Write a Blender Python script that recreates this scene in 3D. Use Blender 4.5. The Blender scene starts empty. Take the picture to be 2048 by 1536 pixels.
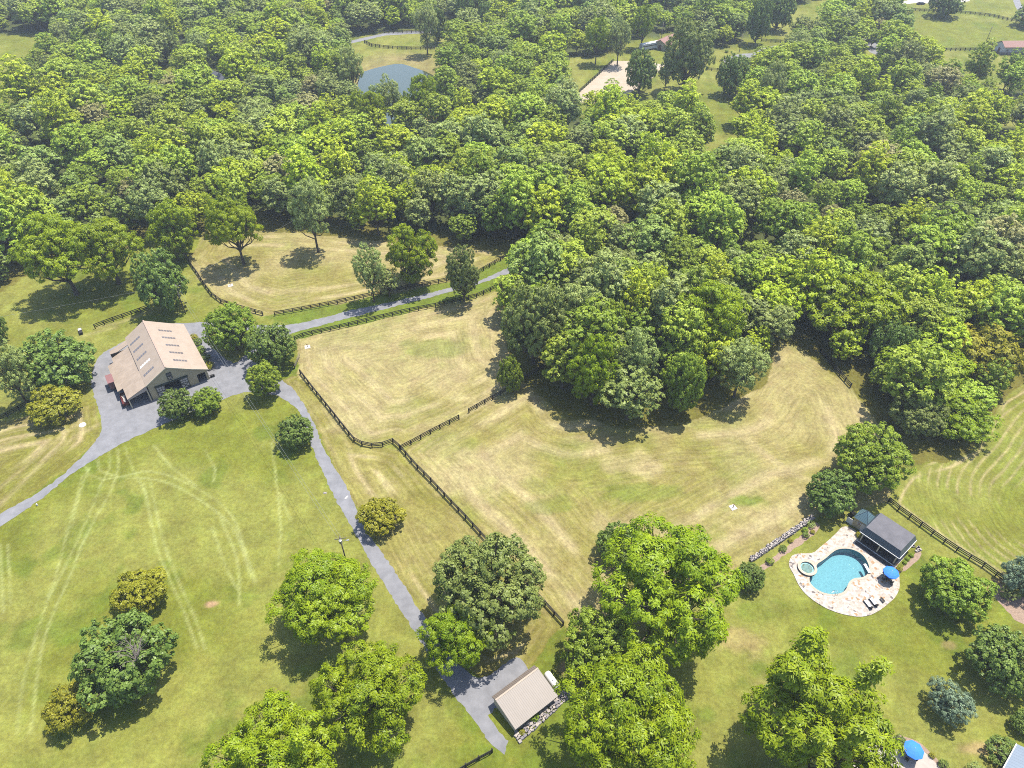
import bpy, bmesh, math, random
import numpy as np
from mathutils import Vector, Matrix
from mathutils.geometry import tessellate_polygon

sc = bpy.context.scene
col = sc.collection
# ------------------------------------------------------------------ camera, sky, sun, exposure
CAMH = 115.0; PITCH = math.radians(42.0); FPX = 1420.0
cam_d = bpy.data.cameras.new("camera"); cam = bpy.data.objects.new("camera", cam_d); col.objects.link(cam)
cam.location = (0, 0, CAMH); cam.rotation_euler = (math.radians(90) - PITCH, 0, 0)
cam_d.sensor_width = 36.0; cam_d.lens = 36.0 * FPX / 2048.0
cam_d.clip_start = 1.0; cam_d.clip_end = 9000.0
sc.camera = cam
SUN_EL = math.radians(70.0); SUN_AZ = math.atan2(0.75, 0.66)      # azimuth measured from +Y towards +X
world = bpy.data.worlds.new("World"); sc.world = world; world.use_nodes = True
wn = world.node_tree.nodes; wl = world.node_tree.links
bg = wn["Background"]; sky = wn.new("ShaderNodeTexSky"); sky.sky_type = 'NISHITA'; sky.sun_disc = False
sky.sun_elevation = SUN_EL; sky.sun_rotation = SUN_AZ; sky.dust_density = 1.0; sky.air_density = 1.0
wl.new(sky.outputs[0], bg.inputs[0]); bg.inputs[1].default_value = 0.15
sun_d = bpy.data.lights.new("sun", 'SUN'); sun = bpy.data.objects.new("sun", sun_d); col.objects.link(sun)
sun_d.energy = 5.0; sun_d.angle = math.radians(0.5); sun_d.color = (1.0, 0.95, 0.86)
sv = Vector((math.sin(SUN_AZ) * math.cos(SUN_EL), math.cos(SUN_AZ) * math.cos(SUN_EL), math.sin(SUN_EL)))
sun.rotation_euler = sv.to_track_quat('Z', 'Y').to_euler(); sun.location = (60, 60, 300)
sc.view_settings.view_transform = 'Standard'; sc.view_settings.look = 'None'; sc.view_settings.gamma = 1.0
sc.view_settings.exposure = 1.45
sc.cycles.max_bounces = 8; sc.cycles.transparent_max_bounces = 12; sc.cycles.volume_bounces = 0
sc.cycles.use_denoising = False; sc.cycles.filter_width = 1.0

# ------------------------------------------------------------------ helpers
def at(px, py, z=0.0):
    """point of the place seen at a spot of the survey photo, on the level z"""
    x = (px - 1024) / FPX; v = (py - 768) / FPX
    dy = math.cos(PITCH) - v * math.sin(PITCH); dz = -math.sin(PITCH) - v * math.cos(PITCH)
    t = (CAMH - z) / -dz
    return (x * t, dy * t)
def ats(pts, z=0.0): return [at(a, b, z) for a, b in pts]
def depth(x, y, z=0.0): return y * math.cos(PITCH) + (CAMH - z) * math.sin(PITCH)
def proj(X, Y, Z):
    dz = Z - CAMH; fw = Y * math.cos(PITCH) - dz * math.sin(PITCH); up = Y * math.sin(PITCH) + dz * math.cos(PITCH)
    return 1024 + FPX * X / fw, 768 - FPX * up / fw

def tag(o, label=None, cat=None, group=None, kind=None):
    if label: o["label"] = label
    if cat: o["category"] = cat
    if group: o["group"] = group
    if kind: o["kind"] = kind
    return o
def empty(name, loc=(0, 0, 0), rz=0.0, label=None, cat=None, group=None, scale=None):
    o = bpy.data.objects.new(name, None); col.objects.link(o)
    o.location = loc; o.rotation_euler = (0, 0, rz); o.empty_display_size = 0.5
    if scale: o.scale = scale
    return tag(o, label, cat, group)

class MB:
    def __init__(s): s.v = []; s.f = []; s.m = []
    def add(s, vs, fs, mi=0):
        b = len(s.v); s.v += [tuple(p) for p in vs]; s.f += [tuple(i + b for i in f) for f in fs]; s.m += [mi] * len(fs); return s
    def box(s, c, d, rz=0.0, mi=0, taper=1.0):
        cx, cy, cz = c; hx, hy, hz = d[0] / 2, d[1] / 2, d[2] / 2; ca, sa = math.cos(rz), math.sin(rz); vs = []
        for z in (-1, 1):
            k = taper if z > 0 else 1.0
            for x, y in ((-1, -1), (1, -1), (1, 1), (-1, 1)):
                X, Y = x * hx * k, y * hy * k
                vs.append((cx + X * ca - Y * sa, cy + X * sa + Y * ca, cz + z * hz))
        return s.add(vs, [(3, 2, 1, 0), (4, 5, 6, 7), (0, 1, 5, 4), (1, 2, 6, 5), (2, 3, 7, 6), (3, 0, 4, 7)], mi)
    def beam(s, p, q, w, h, mi=0):
        p = Vector(p); q = Vector(q); d = (q - p).normalized(); up = Vector((0, 0, 1))
        if abs(d.z) > 0.95: up = Vector((1, 0, 0))
        a = d.cross(up).normalized() * w / 2; b = a.cross(d).normalized() * h / 2
        vs = [e + x * a + y * b for e in (p, q) for x, y in ((-1, -1), (1, -1), (1, 1), (-1, 1))]
        return s.add(vs, [(0, 1, 2, 3), (7, 6, 5, 4), (0, 4, 5, 1), (1, 5, 6, 2), (2, 6, 7, 3), (3, 7, 4, 0)], mi)
    def tube(s, pts, rad, n=8, mi=0, cap=True):
        pts = [Vector(p) for p in pts]
        if not hasattr(rad, '__len__'): rad = [rad] * len(pts)
        vs = []; ref = Vector((0.31, 0.17, 0.93)).normalized()
        for i, p in enumerate(pts):
            d = (pts[min(i + 1, len(pts) - 1)] - pts[max(i - 1, 0)]).normalized()
            r0 = ref if abs(d.dot(ref)) < 0.9 else Vector((1, 0, 0))
            a = d.cross(r0).normalized(); b = d.cross(a)
            for k in range(n):
                t = 2 * math.pi * k / n; vs.append(p + (a * math.cos(t) + b * math.sin(t)) * rad[i])
        fs = [(i * n + k, i * n + (k + 1) % n, (i + 1) * n + (k + 1) % n, (i + 1) * n + k) for i in range(len(pts) - 1) for k in range(n)]
        if cap: fs += [tuple(range(n - 1, -1, -1)), tuple(range((len(pts) - 1) * n, len(pts) * n))]
        return s.add(vs, fs, mi)
    def lathe(s, prof, n=24, c=(0, 0), mi=0, sx=1.0, sy=1.0):
        vs = [(c[0] + r * math.cos(2 * math.pi * k / n) * sx, c[1] + r * math.sin(2 * math.pi * k / n) * sy, z) for r, z in prof for k in range(n)]
        fs = [(i * n + k, i * n + (k + 1) % n, (i + 1) * n + (k + 1) % n, (i + 1) * n + k) for i in range(len(prof) - 1) for k in range(n)]
        return s.add(vs, fs, mi)
    def prism(s, poly, lo, hi, axis='z', mi=0):
        n = len(poly)
        if axis == 'z': vs = [(x, y, lo) for x, y in poly] + [(x, y, hi) for x, y in poly]
        elif axis == 'y': vs = [(x, lo, z) for x, z in poly] + [(x, hi, z) for x, z in poly]
        else: vs = [(lo, y, z) for y, z in poly] + [(hi, y, z) for y, z in poly]
        tri = tessellate_polygon([[Vector((a, b, 0)) for a, b in poly]])
        fs = [tuple(t) for t in tri] + [tuple(i + n for i in t) for t in tri] + [(i, (i + 1) % n, (i + 1) % n + n, i + n) for i in range(n)]
        return s.add(vs, fs, mi)
    def sheet(s, rings, z, mi=0):
        flat = [p for r in rings for p in r]
        tri = tessellate_polygon([[Vector((a, b, 0)) for a, b in r] for r in rings])
        fs = []
        for t in tri:
            a, b, c = [flat[i] for i in t]
            cr = (b[0] - a[0]) * (c[1] - a[1]) - (b[1] - a[1]) * (c[0] - a[0])
            fs.append(tuple(t) if cr > 0 else (t[0], t[2], t[1]))
        return s.add([(p[0], p[1], z) for p in flat], fs, mi)
    def build(s, name, mats, parent=None, smooth=False, fix=True):
        me = bpy.data.meshes.new(name); me.from_pydata(s.v, [], s.f)
        if not isinstance(mats, (list, tuple)): mats = [mats]
        for m in mats: me.materials.append(m)
        if len(mats) > 1: me.polygons.foreach_set("material_index", s.m)
        if fix:
            bm = bmesh.new(); bm.from_mesh(me); bmesh.ops.recalc_face_normals(bm, faces=bm.faces); bm.to_mesh(me); bm.free()
        if smooth: me.polygons.foreach_set("use_smooth", [True] * len(me.polygons))
        me.update()
        o = bpy.data.objects.new(name, me); col.objects.link(o)
        if parent: o.parent = parent
        return o

def copy_tree(o, parent=None):
    c = o.copy(); col.objects.link(c)
    if parent: c.parent = parent
    for ch in o.children: copy_tree(ch, c)
    return c

def smooth_closed(pts, step=0.5):
    n = len(pts); out = []
    for i in range(n):
        p0, p1, p2, p3 = [np.array(pts[(i + k) % n], float) for k in (-1, 0, 1, 2)]
        m = max(1, int(np.linalg.norm(p2 - p1) / step))
        for j in range(m):
            t = j / m
            out.append(tuple(0.5 * ((2 * p1) + (-p0 + p2) * t + (2 * p0 - 5 * p1 + 4 * p2 - p3) * t * t + (-p0 + 3 * p1 - 3 * p2 + p3) * t ** 3)))
    return out
def smooth_open(pts, step=0.5):
    pts = [np.array(p, float) for p in pts]; q = [2 * pts[0] - pts[1]] + pts + [2 * pts[-1] - pts[-2]]; out = []
    for i in range(1, len(q) - 2):
        p0, p1, p2, p3 = q[i - 1:i + 3]; m = max(1, int(np.linalg.norm(p2 - p1) / step))
        for j in range(m):
            t = j / m
            out.append(tuple(0.5 * ((2 * p1) + (-p0 + p2) * t + (2 * p0 - 5 * p1 + 4 * p2 - p3) * t * t + (-p0 + 3 * p1 - 3 * p2 + p3) * t ** 3)))
    out.append(tuple(pts[-1])); return out
def resample(pts, step):
    """equal steps along a polyline"""
    P = np.array(pts); d = np.r_[0, np.cumsum(np.hypot(*np.diff(P, axis=0).T))]; n = max(1, round(d[-1] / step))
    t = np.linspace(0, d[-1], n + 1)
    return np.stack([np.interp(t, d, P[:, 0]), np.interp(t, d, P[:, 1])], 1)
def ragged(pts, amp, seed, step=0.6):
    r = random.Random(seed); out = []
    n = len(pts)
    for i in range(n):
        a = np.array(pts[i]); b = np.array(pts[(i + 1) % n]); m = max(1, int(np.linalg.norm(b - a) / step))
        for j in range(m):
            p = a + (b - a) * j / m; out.append((p[0] + r.uniform(-amp, amp), p[1] + r.uniform(-amp, amp)))
    return out

# numpy noise and distances
def _h(ix, iy, seed):
    n = (ix.astype(np.int64) * 374761393 + iy.astype(np.int64) * 668265263 + seed * 974634777) & 0xffffffff
    n = ((n ^ (n >> 13)) * 1274126177) & 0xffffffff
    return ((n ^ (n >> 16)) & 0xffff) / 65535.0
def vnoise(x, y, s, seed):
    x = x / s; y = y / s; ix = np.floor(x); iy = np.floor(y); fx = x - ix; fy = y - iy
    fx = fx * fx * (3 - 2 * fx); fy = fy * fy * (3 - 2 * fy)
    a = _h(ix, iy, seed); b = _h(ix + 1, iy, seed); c = _h(ix, iy + 1, seed); d = _h(ix + 1, iy + 1, seed)
    return a + (b - a) * fx + (c - a) * fy + (a - b - c + d) * fx * fy
def fbm(x, y, s, seed, o=4):
    v = 0; w = 0
    for k in range(o): v = v + vnoise(x, y, s / 2 ** k, seed + k * 17) * 0.5 ** k; w += 0.5 ** k
    return v / w
def pip(X, Y, poly):
    c = np.zeros(X.shape, bool); n = len(poly)
    for i in range(n):
        x1, y1 = poly[i]; x2, y2 = poly[(i + 1) % n]
        if y1 == y2: continue
        c ^= ((y1 > Y) != (y2 > Y)) & (X < (x2 - x1) * (Y - y1) / (y2 - y1) + x1)
    return c
def pdist(X, Y, pts, closed=False):
    d = np.full(X.shape, 1e9); n = len(pts)
    for i in range(n if closed else n - 1):
        x1, y1 = pts[i]; x2, y2 = pts[(i + 1) % n]; dx, dy = x2 - x1, y2 - y1; L = dx * dx + dy * dy + 1e-9
        t = np.clip(((X - x1) * dx + (Y - y1) * dy) / L, 0, 1)
        d = np.minimum(d, np.hypot(X - x1 - t * dx, Y - y1 - t * dy))
    return d
def sstep(a, b, x):
    t = np.clip((x - a) / (b - a), 0, 1); return t * t * (3 - 2 * t)

# ------------------------------------------------------------------ materials
def newmat(name):
    m = bpy.data.materials.new(name); m.use_nodes = True; nt = m.node_tree
    return m, nt.nodes, nt.links, nt.nodes["Principled BSDF"]
ALB = 0.60          # the photo is exposed bright: reflectances are kept at true levels
def mat(name, c, rough=0.7, metal=0.0, var=0.12, scale=3.0, spec=0.3, c2=None, bump=0.0, detail=6.0):
    c = tuple(v * ALB for v in c); c2 = tuple(v * ALB for v in c2) if c2 else None
    m, n, l, p = newmat(name)
    tc = n.new("ShaderNodeTexCoord"); no = n.new("ShaderNodeTexNoise"); no.inputs["Scale"].default_value = scale; no.inputs["Detail"].default_value = detail
    no.inputs["Roughness"].default_value = 0.65
    l.new(tc.outputs["Object"], no.inputs["Vector"]); r = n.new("ShaderNodeMapRange"); r.inputs[1].default_value = 0.3; r.inputs[2].default_value = 0.7
    l.new(no.outputs["Fac"], r.inputs[0]); mx = n.new("ShaderNodeMix"); mx.data_type = 'RGBA'; l.new(r.outputs[0], mx.inputs[0])
    a = tuple(x * (1 - var) for x in c[:3]) if c2 is None else c; b = tuple(min(1, x * (1 + var)) for x in c[:3]) if c2 is None else c2
    mx.inputs[6].default_value = (*a[:3], 1); mx.inputs[7].default_value = (*b[:3], 1); l.new(mx.outputs[2], p.inputs["Base Color"])
    p.inputs["Roughness"].default_value = rough; p.inputs["Metallic"].default_value = metal; p.inputs["Specular IOR Level"].default_value = spec
    if bump:
        bu = n.new("ShaderNodeBump"); bu.inputs["Strength"].default_value = bump; bu.inputs["Distance"].default_value = 0.05; l.new(no.outputs["Fac"], bu.inputs["Height"]); l.new(bu.outputs[0], p.inputs["Normal"])
    return m
def ribbed(name, c, axis, pitch, dark=0.55, rough=0.5, width=0.12, var=0.08, metal=0.0):
    """sheet metal or board siding with a seam every <pitch> metres along one object axis"""
    m = mat(name, c, rough, metal, var, 0.6); n, l = m.node_tree.nodes, m.node_tree.links; p = n["Principled BSDF"]
    tc = n.new("ShaderNodeTexCoord"); sx = n.new("ShaderNodeSeparateXYZ"); l.new(tc.outputs["Object"], sx.inputs[0])
    a = n.new("ShaderNodeMath"); a.operation = 'DIVIDE'; a.inputs[1].default_value = pitch; l.new(sx.outputs[axis], a.inputs[0])
    b = n.new("ShaderNodeMath"); b.operation = 'FRACT'; l.new(a.outputs[0], b.inputs[0])
    cpr = n.new("ShaderNodeMath"); cpr.operation = 'LESS_THAN'; cpr.inputs[1].default_value = width; l.new(b.outputs[0], cpr.inputs[0])
    src = p.inputs["Base Color"].links[0].from_socket; mx = n.new("ShaderNodeMix"); mx.data_type = 'RGBA'; mx.blend_type = 'MULTIPLY'
    l.new(cpr.outputs[0], mx.inputs[0]); l.new(src, mx.inputs[6]); mx.inputs[7].default_value = (dark, dark, dark, 1); l.new(mx.outputs[2], p.inputs["Base Color"])
    return m

M = {}
M['black'] = mat("black_board", (0.012, 0.010, 0.009), 0.75, var=0.3)
M['post'] = mat("post_timber", (0.016, 0.013, 0.011), 0.8, var=0.3)
M['roof'] = ribbed("tan_metal_roof", (0.325, 0.258, 0.198), 1, 0.9, 0.86, 0.55, 0.06)
M['roof_lt'] = ribbed("lean_to_metal_roof", (0.31, 0.243, 0.184), 1, 0.9, 0.84, 0.55, 0.06, var=0.14)
M['roof_shed'] = ribbed("shed_metal_roof", (0.165, 0.135, 0.112), 0, 0.34, 0.66, 0.5, 0.28)
M['cream'] = ribbed("cream_board_siding", (0.44, 0.37, 0.23), 0, 0.3, 0.8, 0.7, 0.08)
M['cream_side'] = ribbed("cream_side_siding", (0.44, 0.37, 0.23), 1, 0.3, 0.8, 0.7, 0.08)
M['trim'] = mat("cream_trim", (0.5, 0.44, 0.31), 0.6)
M['green'] = mat("dark_green_paint", (0.018, 0.035, 0.032), 0.5)
M['white'] = mat("white_paint", (0.62, 0.61, 0.59), 0.5, var=0.05)
M['glass_dk'] = mat("dark_glazing", (0.12, 0.105, 0.105), 0.2, spec=0.5)
M['glass_wh'] = mat("white_glazing", (0.8, 0.8, 0.78), 0.3)
M['pane'] = mat("pale_pane", (0.45, 0.42, 0.38), 0.3)
M['inside'] = mat("dark_interior_timber", (0.045, 0.035, 0.028), 0.9)
M['maroon'] = mat("maroon_paint", (0.20, 0.095, 0.09), 0.5)
M['red_dk'] = mat("dark_red_paint", (0.10, 0.018, 0.015), 0.45)
M['tyre'] = mat("tyre_rubber", (0.012, 0.012, 0.012), 0.85)
M['steel'] = mat("galvanised_steel", (0.45, 0.45, 0.46), 0.35, 0.7)
M['gravel'] = mat("gravel", (0.140, 0.140, 0.148), 0.95, var=0.2, scale=0.45, c2=(0.214, 0.212, 0.222), bump=0.3, detail=10)
M['sand'] = mat("arena_sand", (0.30, 0.245, 0.17), 0.95, var=0.08, scale=0.15, c2=(0.38, 0.315, 0.24))
M['concrete'] = mat("concrete", (0.45, 0.41, 0.36), 0.85)
M['pooldk'] = mat("dark_membrane_roof", (0.07, 0.068, 0.078), 0.75, c2=(0.115, 0.11, 0.122), scale=0.5)
M['slate'] = ribbed("standing_seam_x", (0.075, 0.10, 0.125), 0, 0.42, 0.35, 0.45, 0.12)
M['slate_y'] = ribbed("standing_seam_y", (0.075, 0.10, 0.125), 1, 0.42, 0.35, 0.45, 0.12)
M['teal'] = ribbed("teal_metal_roof", (0.10, 0.17, 0.20), 0, 0.35, 0.45, 0.4, 0.15)
M['stone_dk'] = mat("dark_paving", (0.05, 0.048, 0.05), 0.8)
M['blue'] = mat("blue_canvas", (0.03, 0.185, 0.90), 0.7, var=0.08, scale=2)
M['bark'] = mat("bark", (0.085, 0.065, 0.048), 0.95, var=0.3, scale=4, bump=0.4)
M['deadwood'] = mat("dead_wood", (0.20, 0.165, 0.14), 0.9, var=0.2)
M['mulch'] = mat("mulch", (0.25, 0.175, 0.125), 0.95, var=0.3, scale=3, detail=10)
M['soil'] = mat("bare_soil", (0.24, 0.15, 0.1), 0.95, var=0.2, scale=2)
M['plaster'] = mat("pool_plaster", (0.24, 0.38, 0.43), 0.6, var=0.05)
M['redroof'] = mat("red_brown_roof", (0.24, 0.13, 0.105), 0.8)
M['greyroof'] = mat("grey_shingle_roof", (0.085, 0.09, 0.105), 0.8)
M['bluegrey'] = ribbed("blue_grey_metal_roof", (0.20, 0.24, 0.29), 0, 0.5, 0.6, 0.4, 0.07)
M['creosote'] = mat("weathered_pole", (0.13, 0.11, 0.095), 0.9)
M['wire'] = mat("bare_wire", (0.22, 0.23, 0.23), 0.5)
M['hydrant'] = mat("hydrant_iron", (0.10, 0.02, 0.015), 0.6)

def stone_mat(name, dk, lt):
    m, n, l, p = newmat(name); g = n.new("ShaderNodeNewGeometry"); r = n.new("ShaderNodeValToRGB")
    r.color_ramp.elements[0].color = (*dk, 1); r.color_ramp.elements[1].color = (*[v * ALB for v in lt], 1); l.new(g.outputs["Random Per Island"], r.inputs[0])
    l.new(r.outputs[0], p.inputs["Base Color"]); p.inputs["Roughness"].default_value = 0.9; return m
M['fieldstone'] = stone_mat("fieldstone", (0.07, 0.065, 0.075), (0.36, 0.31, 0.26))

def flag_mat():
    m, n, l, p = newmat("flagstone_paving"); tc = n.new("ShaderNodeTexCoord")
    mp = n.new("ShaderNodeMapping"); l.new(tc.outputs["Object"], mp.inputs[0])
    nz = n.new("ShaderNodeTexNoise"); nz.inputs["Scale"].default_value = 1.3; l.new(mp.outputs[0], nz.inputs["Vector"])
    ad = n.new("ShaderNodeMix"); ad.data_type = 'RGBA'; ad.blend_type = 'ADD'; ad.inputs[0].default_value = 0.35; l.new(mp.outputs[0], ad.inputs[6]); l.new(nz.outputs["Color"], ad.inputs[7])
    v = n.new("ShaderNodeTexVoronoi"); v.inputs["Scale"].default_value = 2.1; l.new(ad.outputs[2], v.inputs["Vector"])
    e = n.new("ShaderNodeTexVoronoi"); e.feature = 'DISTANCE_TO_EDGE'; e.inputs["Scale"].default_value = 2.1; l.new(ad.outputs[2], e.inputs["Vector"])
    s = n.new("ShaderNodeSeparateColor"); l.new(v.outputs["Color"], s.inputs[0])
    r = n.new("ShaderNodeValToRGB"); r.color_ramp.interpolation = 'CONSTANT'; E = r.color_ramp.elements
    cols = [(q_, tuple(v * ALB * 0.68 for v in c_)) for q_, c_ in [(0, (0.46, 0.40, 0.33)), (0.3, (0.53, 0.49, 0.43)), (0.55, (0.42, 0.35, 0.28)), (0.72, (0.50, 0.45, 0.40)), (0.86, (0.40, 0.235, 0.11)), (0.92, (0.14, 0.11, 0.10)), (0.955, (0.30, 0.245, 0.22))]]
    E[0].position = 0; E[0].color = (*cols[0][1], 1); E[1].position = cols[1][0]; E[1].color = (*cols[1][1], 1)
    for q, c in cols[2:]: x = E.new(q); x.color = (*c, 1)
    l.new(s.outputs[0], r.inputs[0])
    lt = n.new("ShaderNodeMapRange"); lt.inputs[1].default_value = 0.015; lt.inputs[2].default_value = 0.05; l.new(e.outputs["Distance"], lt.inputs[0])
    mx = n.new("ShaderNodeMix"); mx.data_type = 'RGBA'; l.new(lt.outputs[0], mx.inputs[0]); mx.inputs[6].default_value = (0.24, 0.205, 0.17, 1); l.new(r.outputs[0], mx.inputs[7])
    n2 = n.new("ShaderNodeTexNoise"); n2.inputs["Scale"].default_value = 3; n2.inputs["Detail"].default_value = 8; l.new(tc.outputs["Object"], n2.inputs["Vector"])
    m2 = n.new("ShaderNodeMix"); m2.data_type = 'RGBA'; m2.blend_type = 'OVERLAY'; m2.inputs[0].default_value = 0.35; l.new(mx.outputs[2], m2.inputs[6]); l.new(n2.outputs["Fac"], m2.inputs[7])
    l.new(m2.outputs[2], p.inputs["Base Color"]); p.inputs["Roughness"].default_value = 0.8; return m
M['flag'] = flag_mat()

def water_mat(name, tint, pond=False):
    m = bpy.data.materials.new(name); m.use_nodes = True; n, l = m.node_tree.nodes, m.node_tree.links
    n.remove(n["Principled BSDF"]); out = n["Material Output"]
    tc = n.new("ShaderNodeTexCoord"); no = n.new("ShaderNodeTexNoise"); no.inputs["Scale"].default_value = 0.8 if pond else 3.5; no.inputs["Detail"].default_value = 5
    l.new(tc.outputs["Object"], no.inputs["Vector"]); bu = n.new("ShaderNodeBump"); bu.inputs["Strength"].default_value = 0.012 if pond else 0.35; bu.inputs["Distance"].default_value = 0.06; l.new(no.outputs["Fac"], bu.inputs["Height"])
    gl = n.new("ShaderNodeBsdfGlossy"); gl.inputs["Roughness"].default_value = 0.04; l.new(bu.outputs[0], gl.inputs["Normal"])
    fr = n.new("ShaderNodeFresnel"); fr.inputs[0].default_value = 1.33; l.new(bu.outputs[0], fr.inputs["Normal"])
    if pond:
        tr = n.new("ShaderNodeBsdfDiffuse"); tr.inputs[0].default_value = (*tint, 1)
        mr = n.new("ShaderNodeMath"); mr.operation = 'MULTIPLY_ADD'; mr.inputs[1].default_value = 1.3; mr.inputs[2].default_value = 0.02; l.new(fr.outputs[0], mr.inputs[0]); fac = mr.outputs[0]
    else:
        tr = n.new("ShaderNodeBsdfTransparent"); rp = n.new("ShaderNodeMix"); rp.data_type = 'RGBA'
        l.new(no.outputs["Fac"], rp.inputs[0]); rp.inputs[6].default_value = (*[x * 0.72 for x in tint], 1); rp.inputs[7].default_value = (*[min(1, x * 1.25) for x in tint], 1); l.new(rp.outputs[2], tr.inputs[0]); fac = fr.outputs[0]
    mx = n.new("ShaderNodeMixShader"); l.new(fac, mx.inputs[0]); l.new(tr.outputs[0], mx.inputs[1]); l.new(gl.outputs[0], mx.inputs[2]); l.new(mx.outputs[0], out.inputs["Surface"])
    return m
M['water'] = water_mat("pool_water", (0.60, 0.82, 0.88)); M['pond'] = water_mat("pond_water", (0.028, 0.034, 0.014), True)

def leaf_mat(name, a, b, rv=0.25, trans=0.35, hue=0.025, gloss=0.012):
    """leaf colour runs from a to b over the leaves and clumps; rv and hue vary it from tree to tree"""
    m = bpy.data.materials.new(name); m.use_nodes = True; n, l = m.node_tree.nodes, m.node_tree.links; n.remove(n["Principled BSDF"])
    at_ = n.new("ShaderNodeAttribute"); at_.attribute_name = "tint"; mx = n.new("ShaderNodeMix"); mx.data_type = 'RGBA'; l.new(at_.outputs["Fac"], mx.inputs[0])
    mx.inputs[6].default_value = (*a, 1); mx.inputs[7].default_value = (*b, 1)
    oi = n.new("ShaderNodeObjectInfo"); hs = n.new("ShaderNodeHueSaturation")
    r1 = n.new("ShaderNodeMapRange"); r1.inputs[3].default_value = 1 - rv; r1.inputs[4].default_value = 1 + rv; l.new(oi.outputs["Random"], r1.inputs[0]); l.new(r1.outputs[0], hs.inputs["Value"])
    w = n.new("ShaderNodeMath"); w.operation = 'MULTIPLY'; w.inputs[1].default_value = 7.31; l.new(oi.outputs["Random"], w.inputs[0]); f = n.new("ShaderNodeMath"); f.operation = 'FRACT'; l.new(w.outputs[0], f.inputs[0])
    r2 = n.new("ShaderNodeMapRange"); r2.inputs[3].default_value = 0.5 - hue * 1.2; r2.inputs[4].default_value = 0.5 + hue * 0.8; l.new(f.outputs[0], r2.inputs[0]); l.new(r2.outputs[0], hs.inputs["Hue"])
    l.new(mx.outputs[2], hs.inputs["Color"])
    d = n.new("ShaderNodeBsdfDiffuse"); t = n.new("ShaderNodeBsdfTranslucent"); l.new(hs.outputs[0], d.inputs[0]); l.new(hs.outputs[0], t.inputs[0])
    m1 = n.new("ShaderNodeMixShader"); m1.inputs[0].default_value = trans; l.new(d.outputs[0], m1.inputs[1]); l.new(t.outputs[0], m1.inputs[2])
    g = n.new("ShaderNodeBsdfGlossy"); g.inputs["Roughness"].default_value = 0.45; m2 = n.new("ShaderNodeMixShader"); m2.inputs[0].default_value = gloss
    l.new(m1.outputs[0], m2.inputs[1]); l.new(g.outputs[0], m2.inputs[2]); l.new(m2.outputs[0], n["Material Output"].inputs["Surface"]); return m
LM = {
 'bright': leaf_mat("yellow_green_leaves", (0.104, 0.165, 0.004), (0.250, 0.312, 0.007), 0.07, hue=0.007, trans=.42, gloss=.012),
 'mid': leaf_mat("mid_green_leaves", (0.105, 0.160, 0.012), (0.245, 0.315, 0.028), 0.10, trans=.4, hue=.010),
 'oak': leaf_mat("oak_leaves", (0.098, 0.130, 0.024), (0.235, 0.270, 0.068), 0.10, trans=.38, hue=.008),
 'dark': leaf_mat("dark_green_leaves", (0.062, 0.102, 0.014), (0.165, 0.225, 0.042), 0.12, hue=.008),
 'olive': leaf_mat("olive_gold_leaves", (0.135, 0.140, 0.008), (0.295, 0.280, 0.024), 0.08, hue=.008, trans=.38),
 'grey': leaf_mat("grey_green_leaves", (0.140, 0.180, 0.042), (0.315, 0.370, 0.105), 0.10, trans=.4, hue=.008),
 'spruce': leaf_mat("blue_green_needles", (0.068, 0.102, 0.056), (0.170, 0.225, 0.132), 0.05, trans=0.1, hue=.006),
 'brown': leaf_mat("brownish_leaves", (0.175, 0.170, 0.055), (0.325, 0.310, 0.115), 0.08, trans=.4, hue=.006),
 'far': leaf_mat("far_green_leaves", (0.165, 0.235, 0.018), (0.345, 0.425, 0.045), 0.15, hue=.009, trans=.42),
 'fbright': leaf_mat("far_bright_leaves", (0.190, 0.262, 0.009), (0.375, 0.440, 0.024), 0.10, hue=.008, trans=.42),
 'fdark': leaf_mat("far_dark_leaves", (0.105, 0.160, 0.026), (0.245, 0.315, 0.065), 0.13, hue=.008, trans=.38),
}

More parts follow.
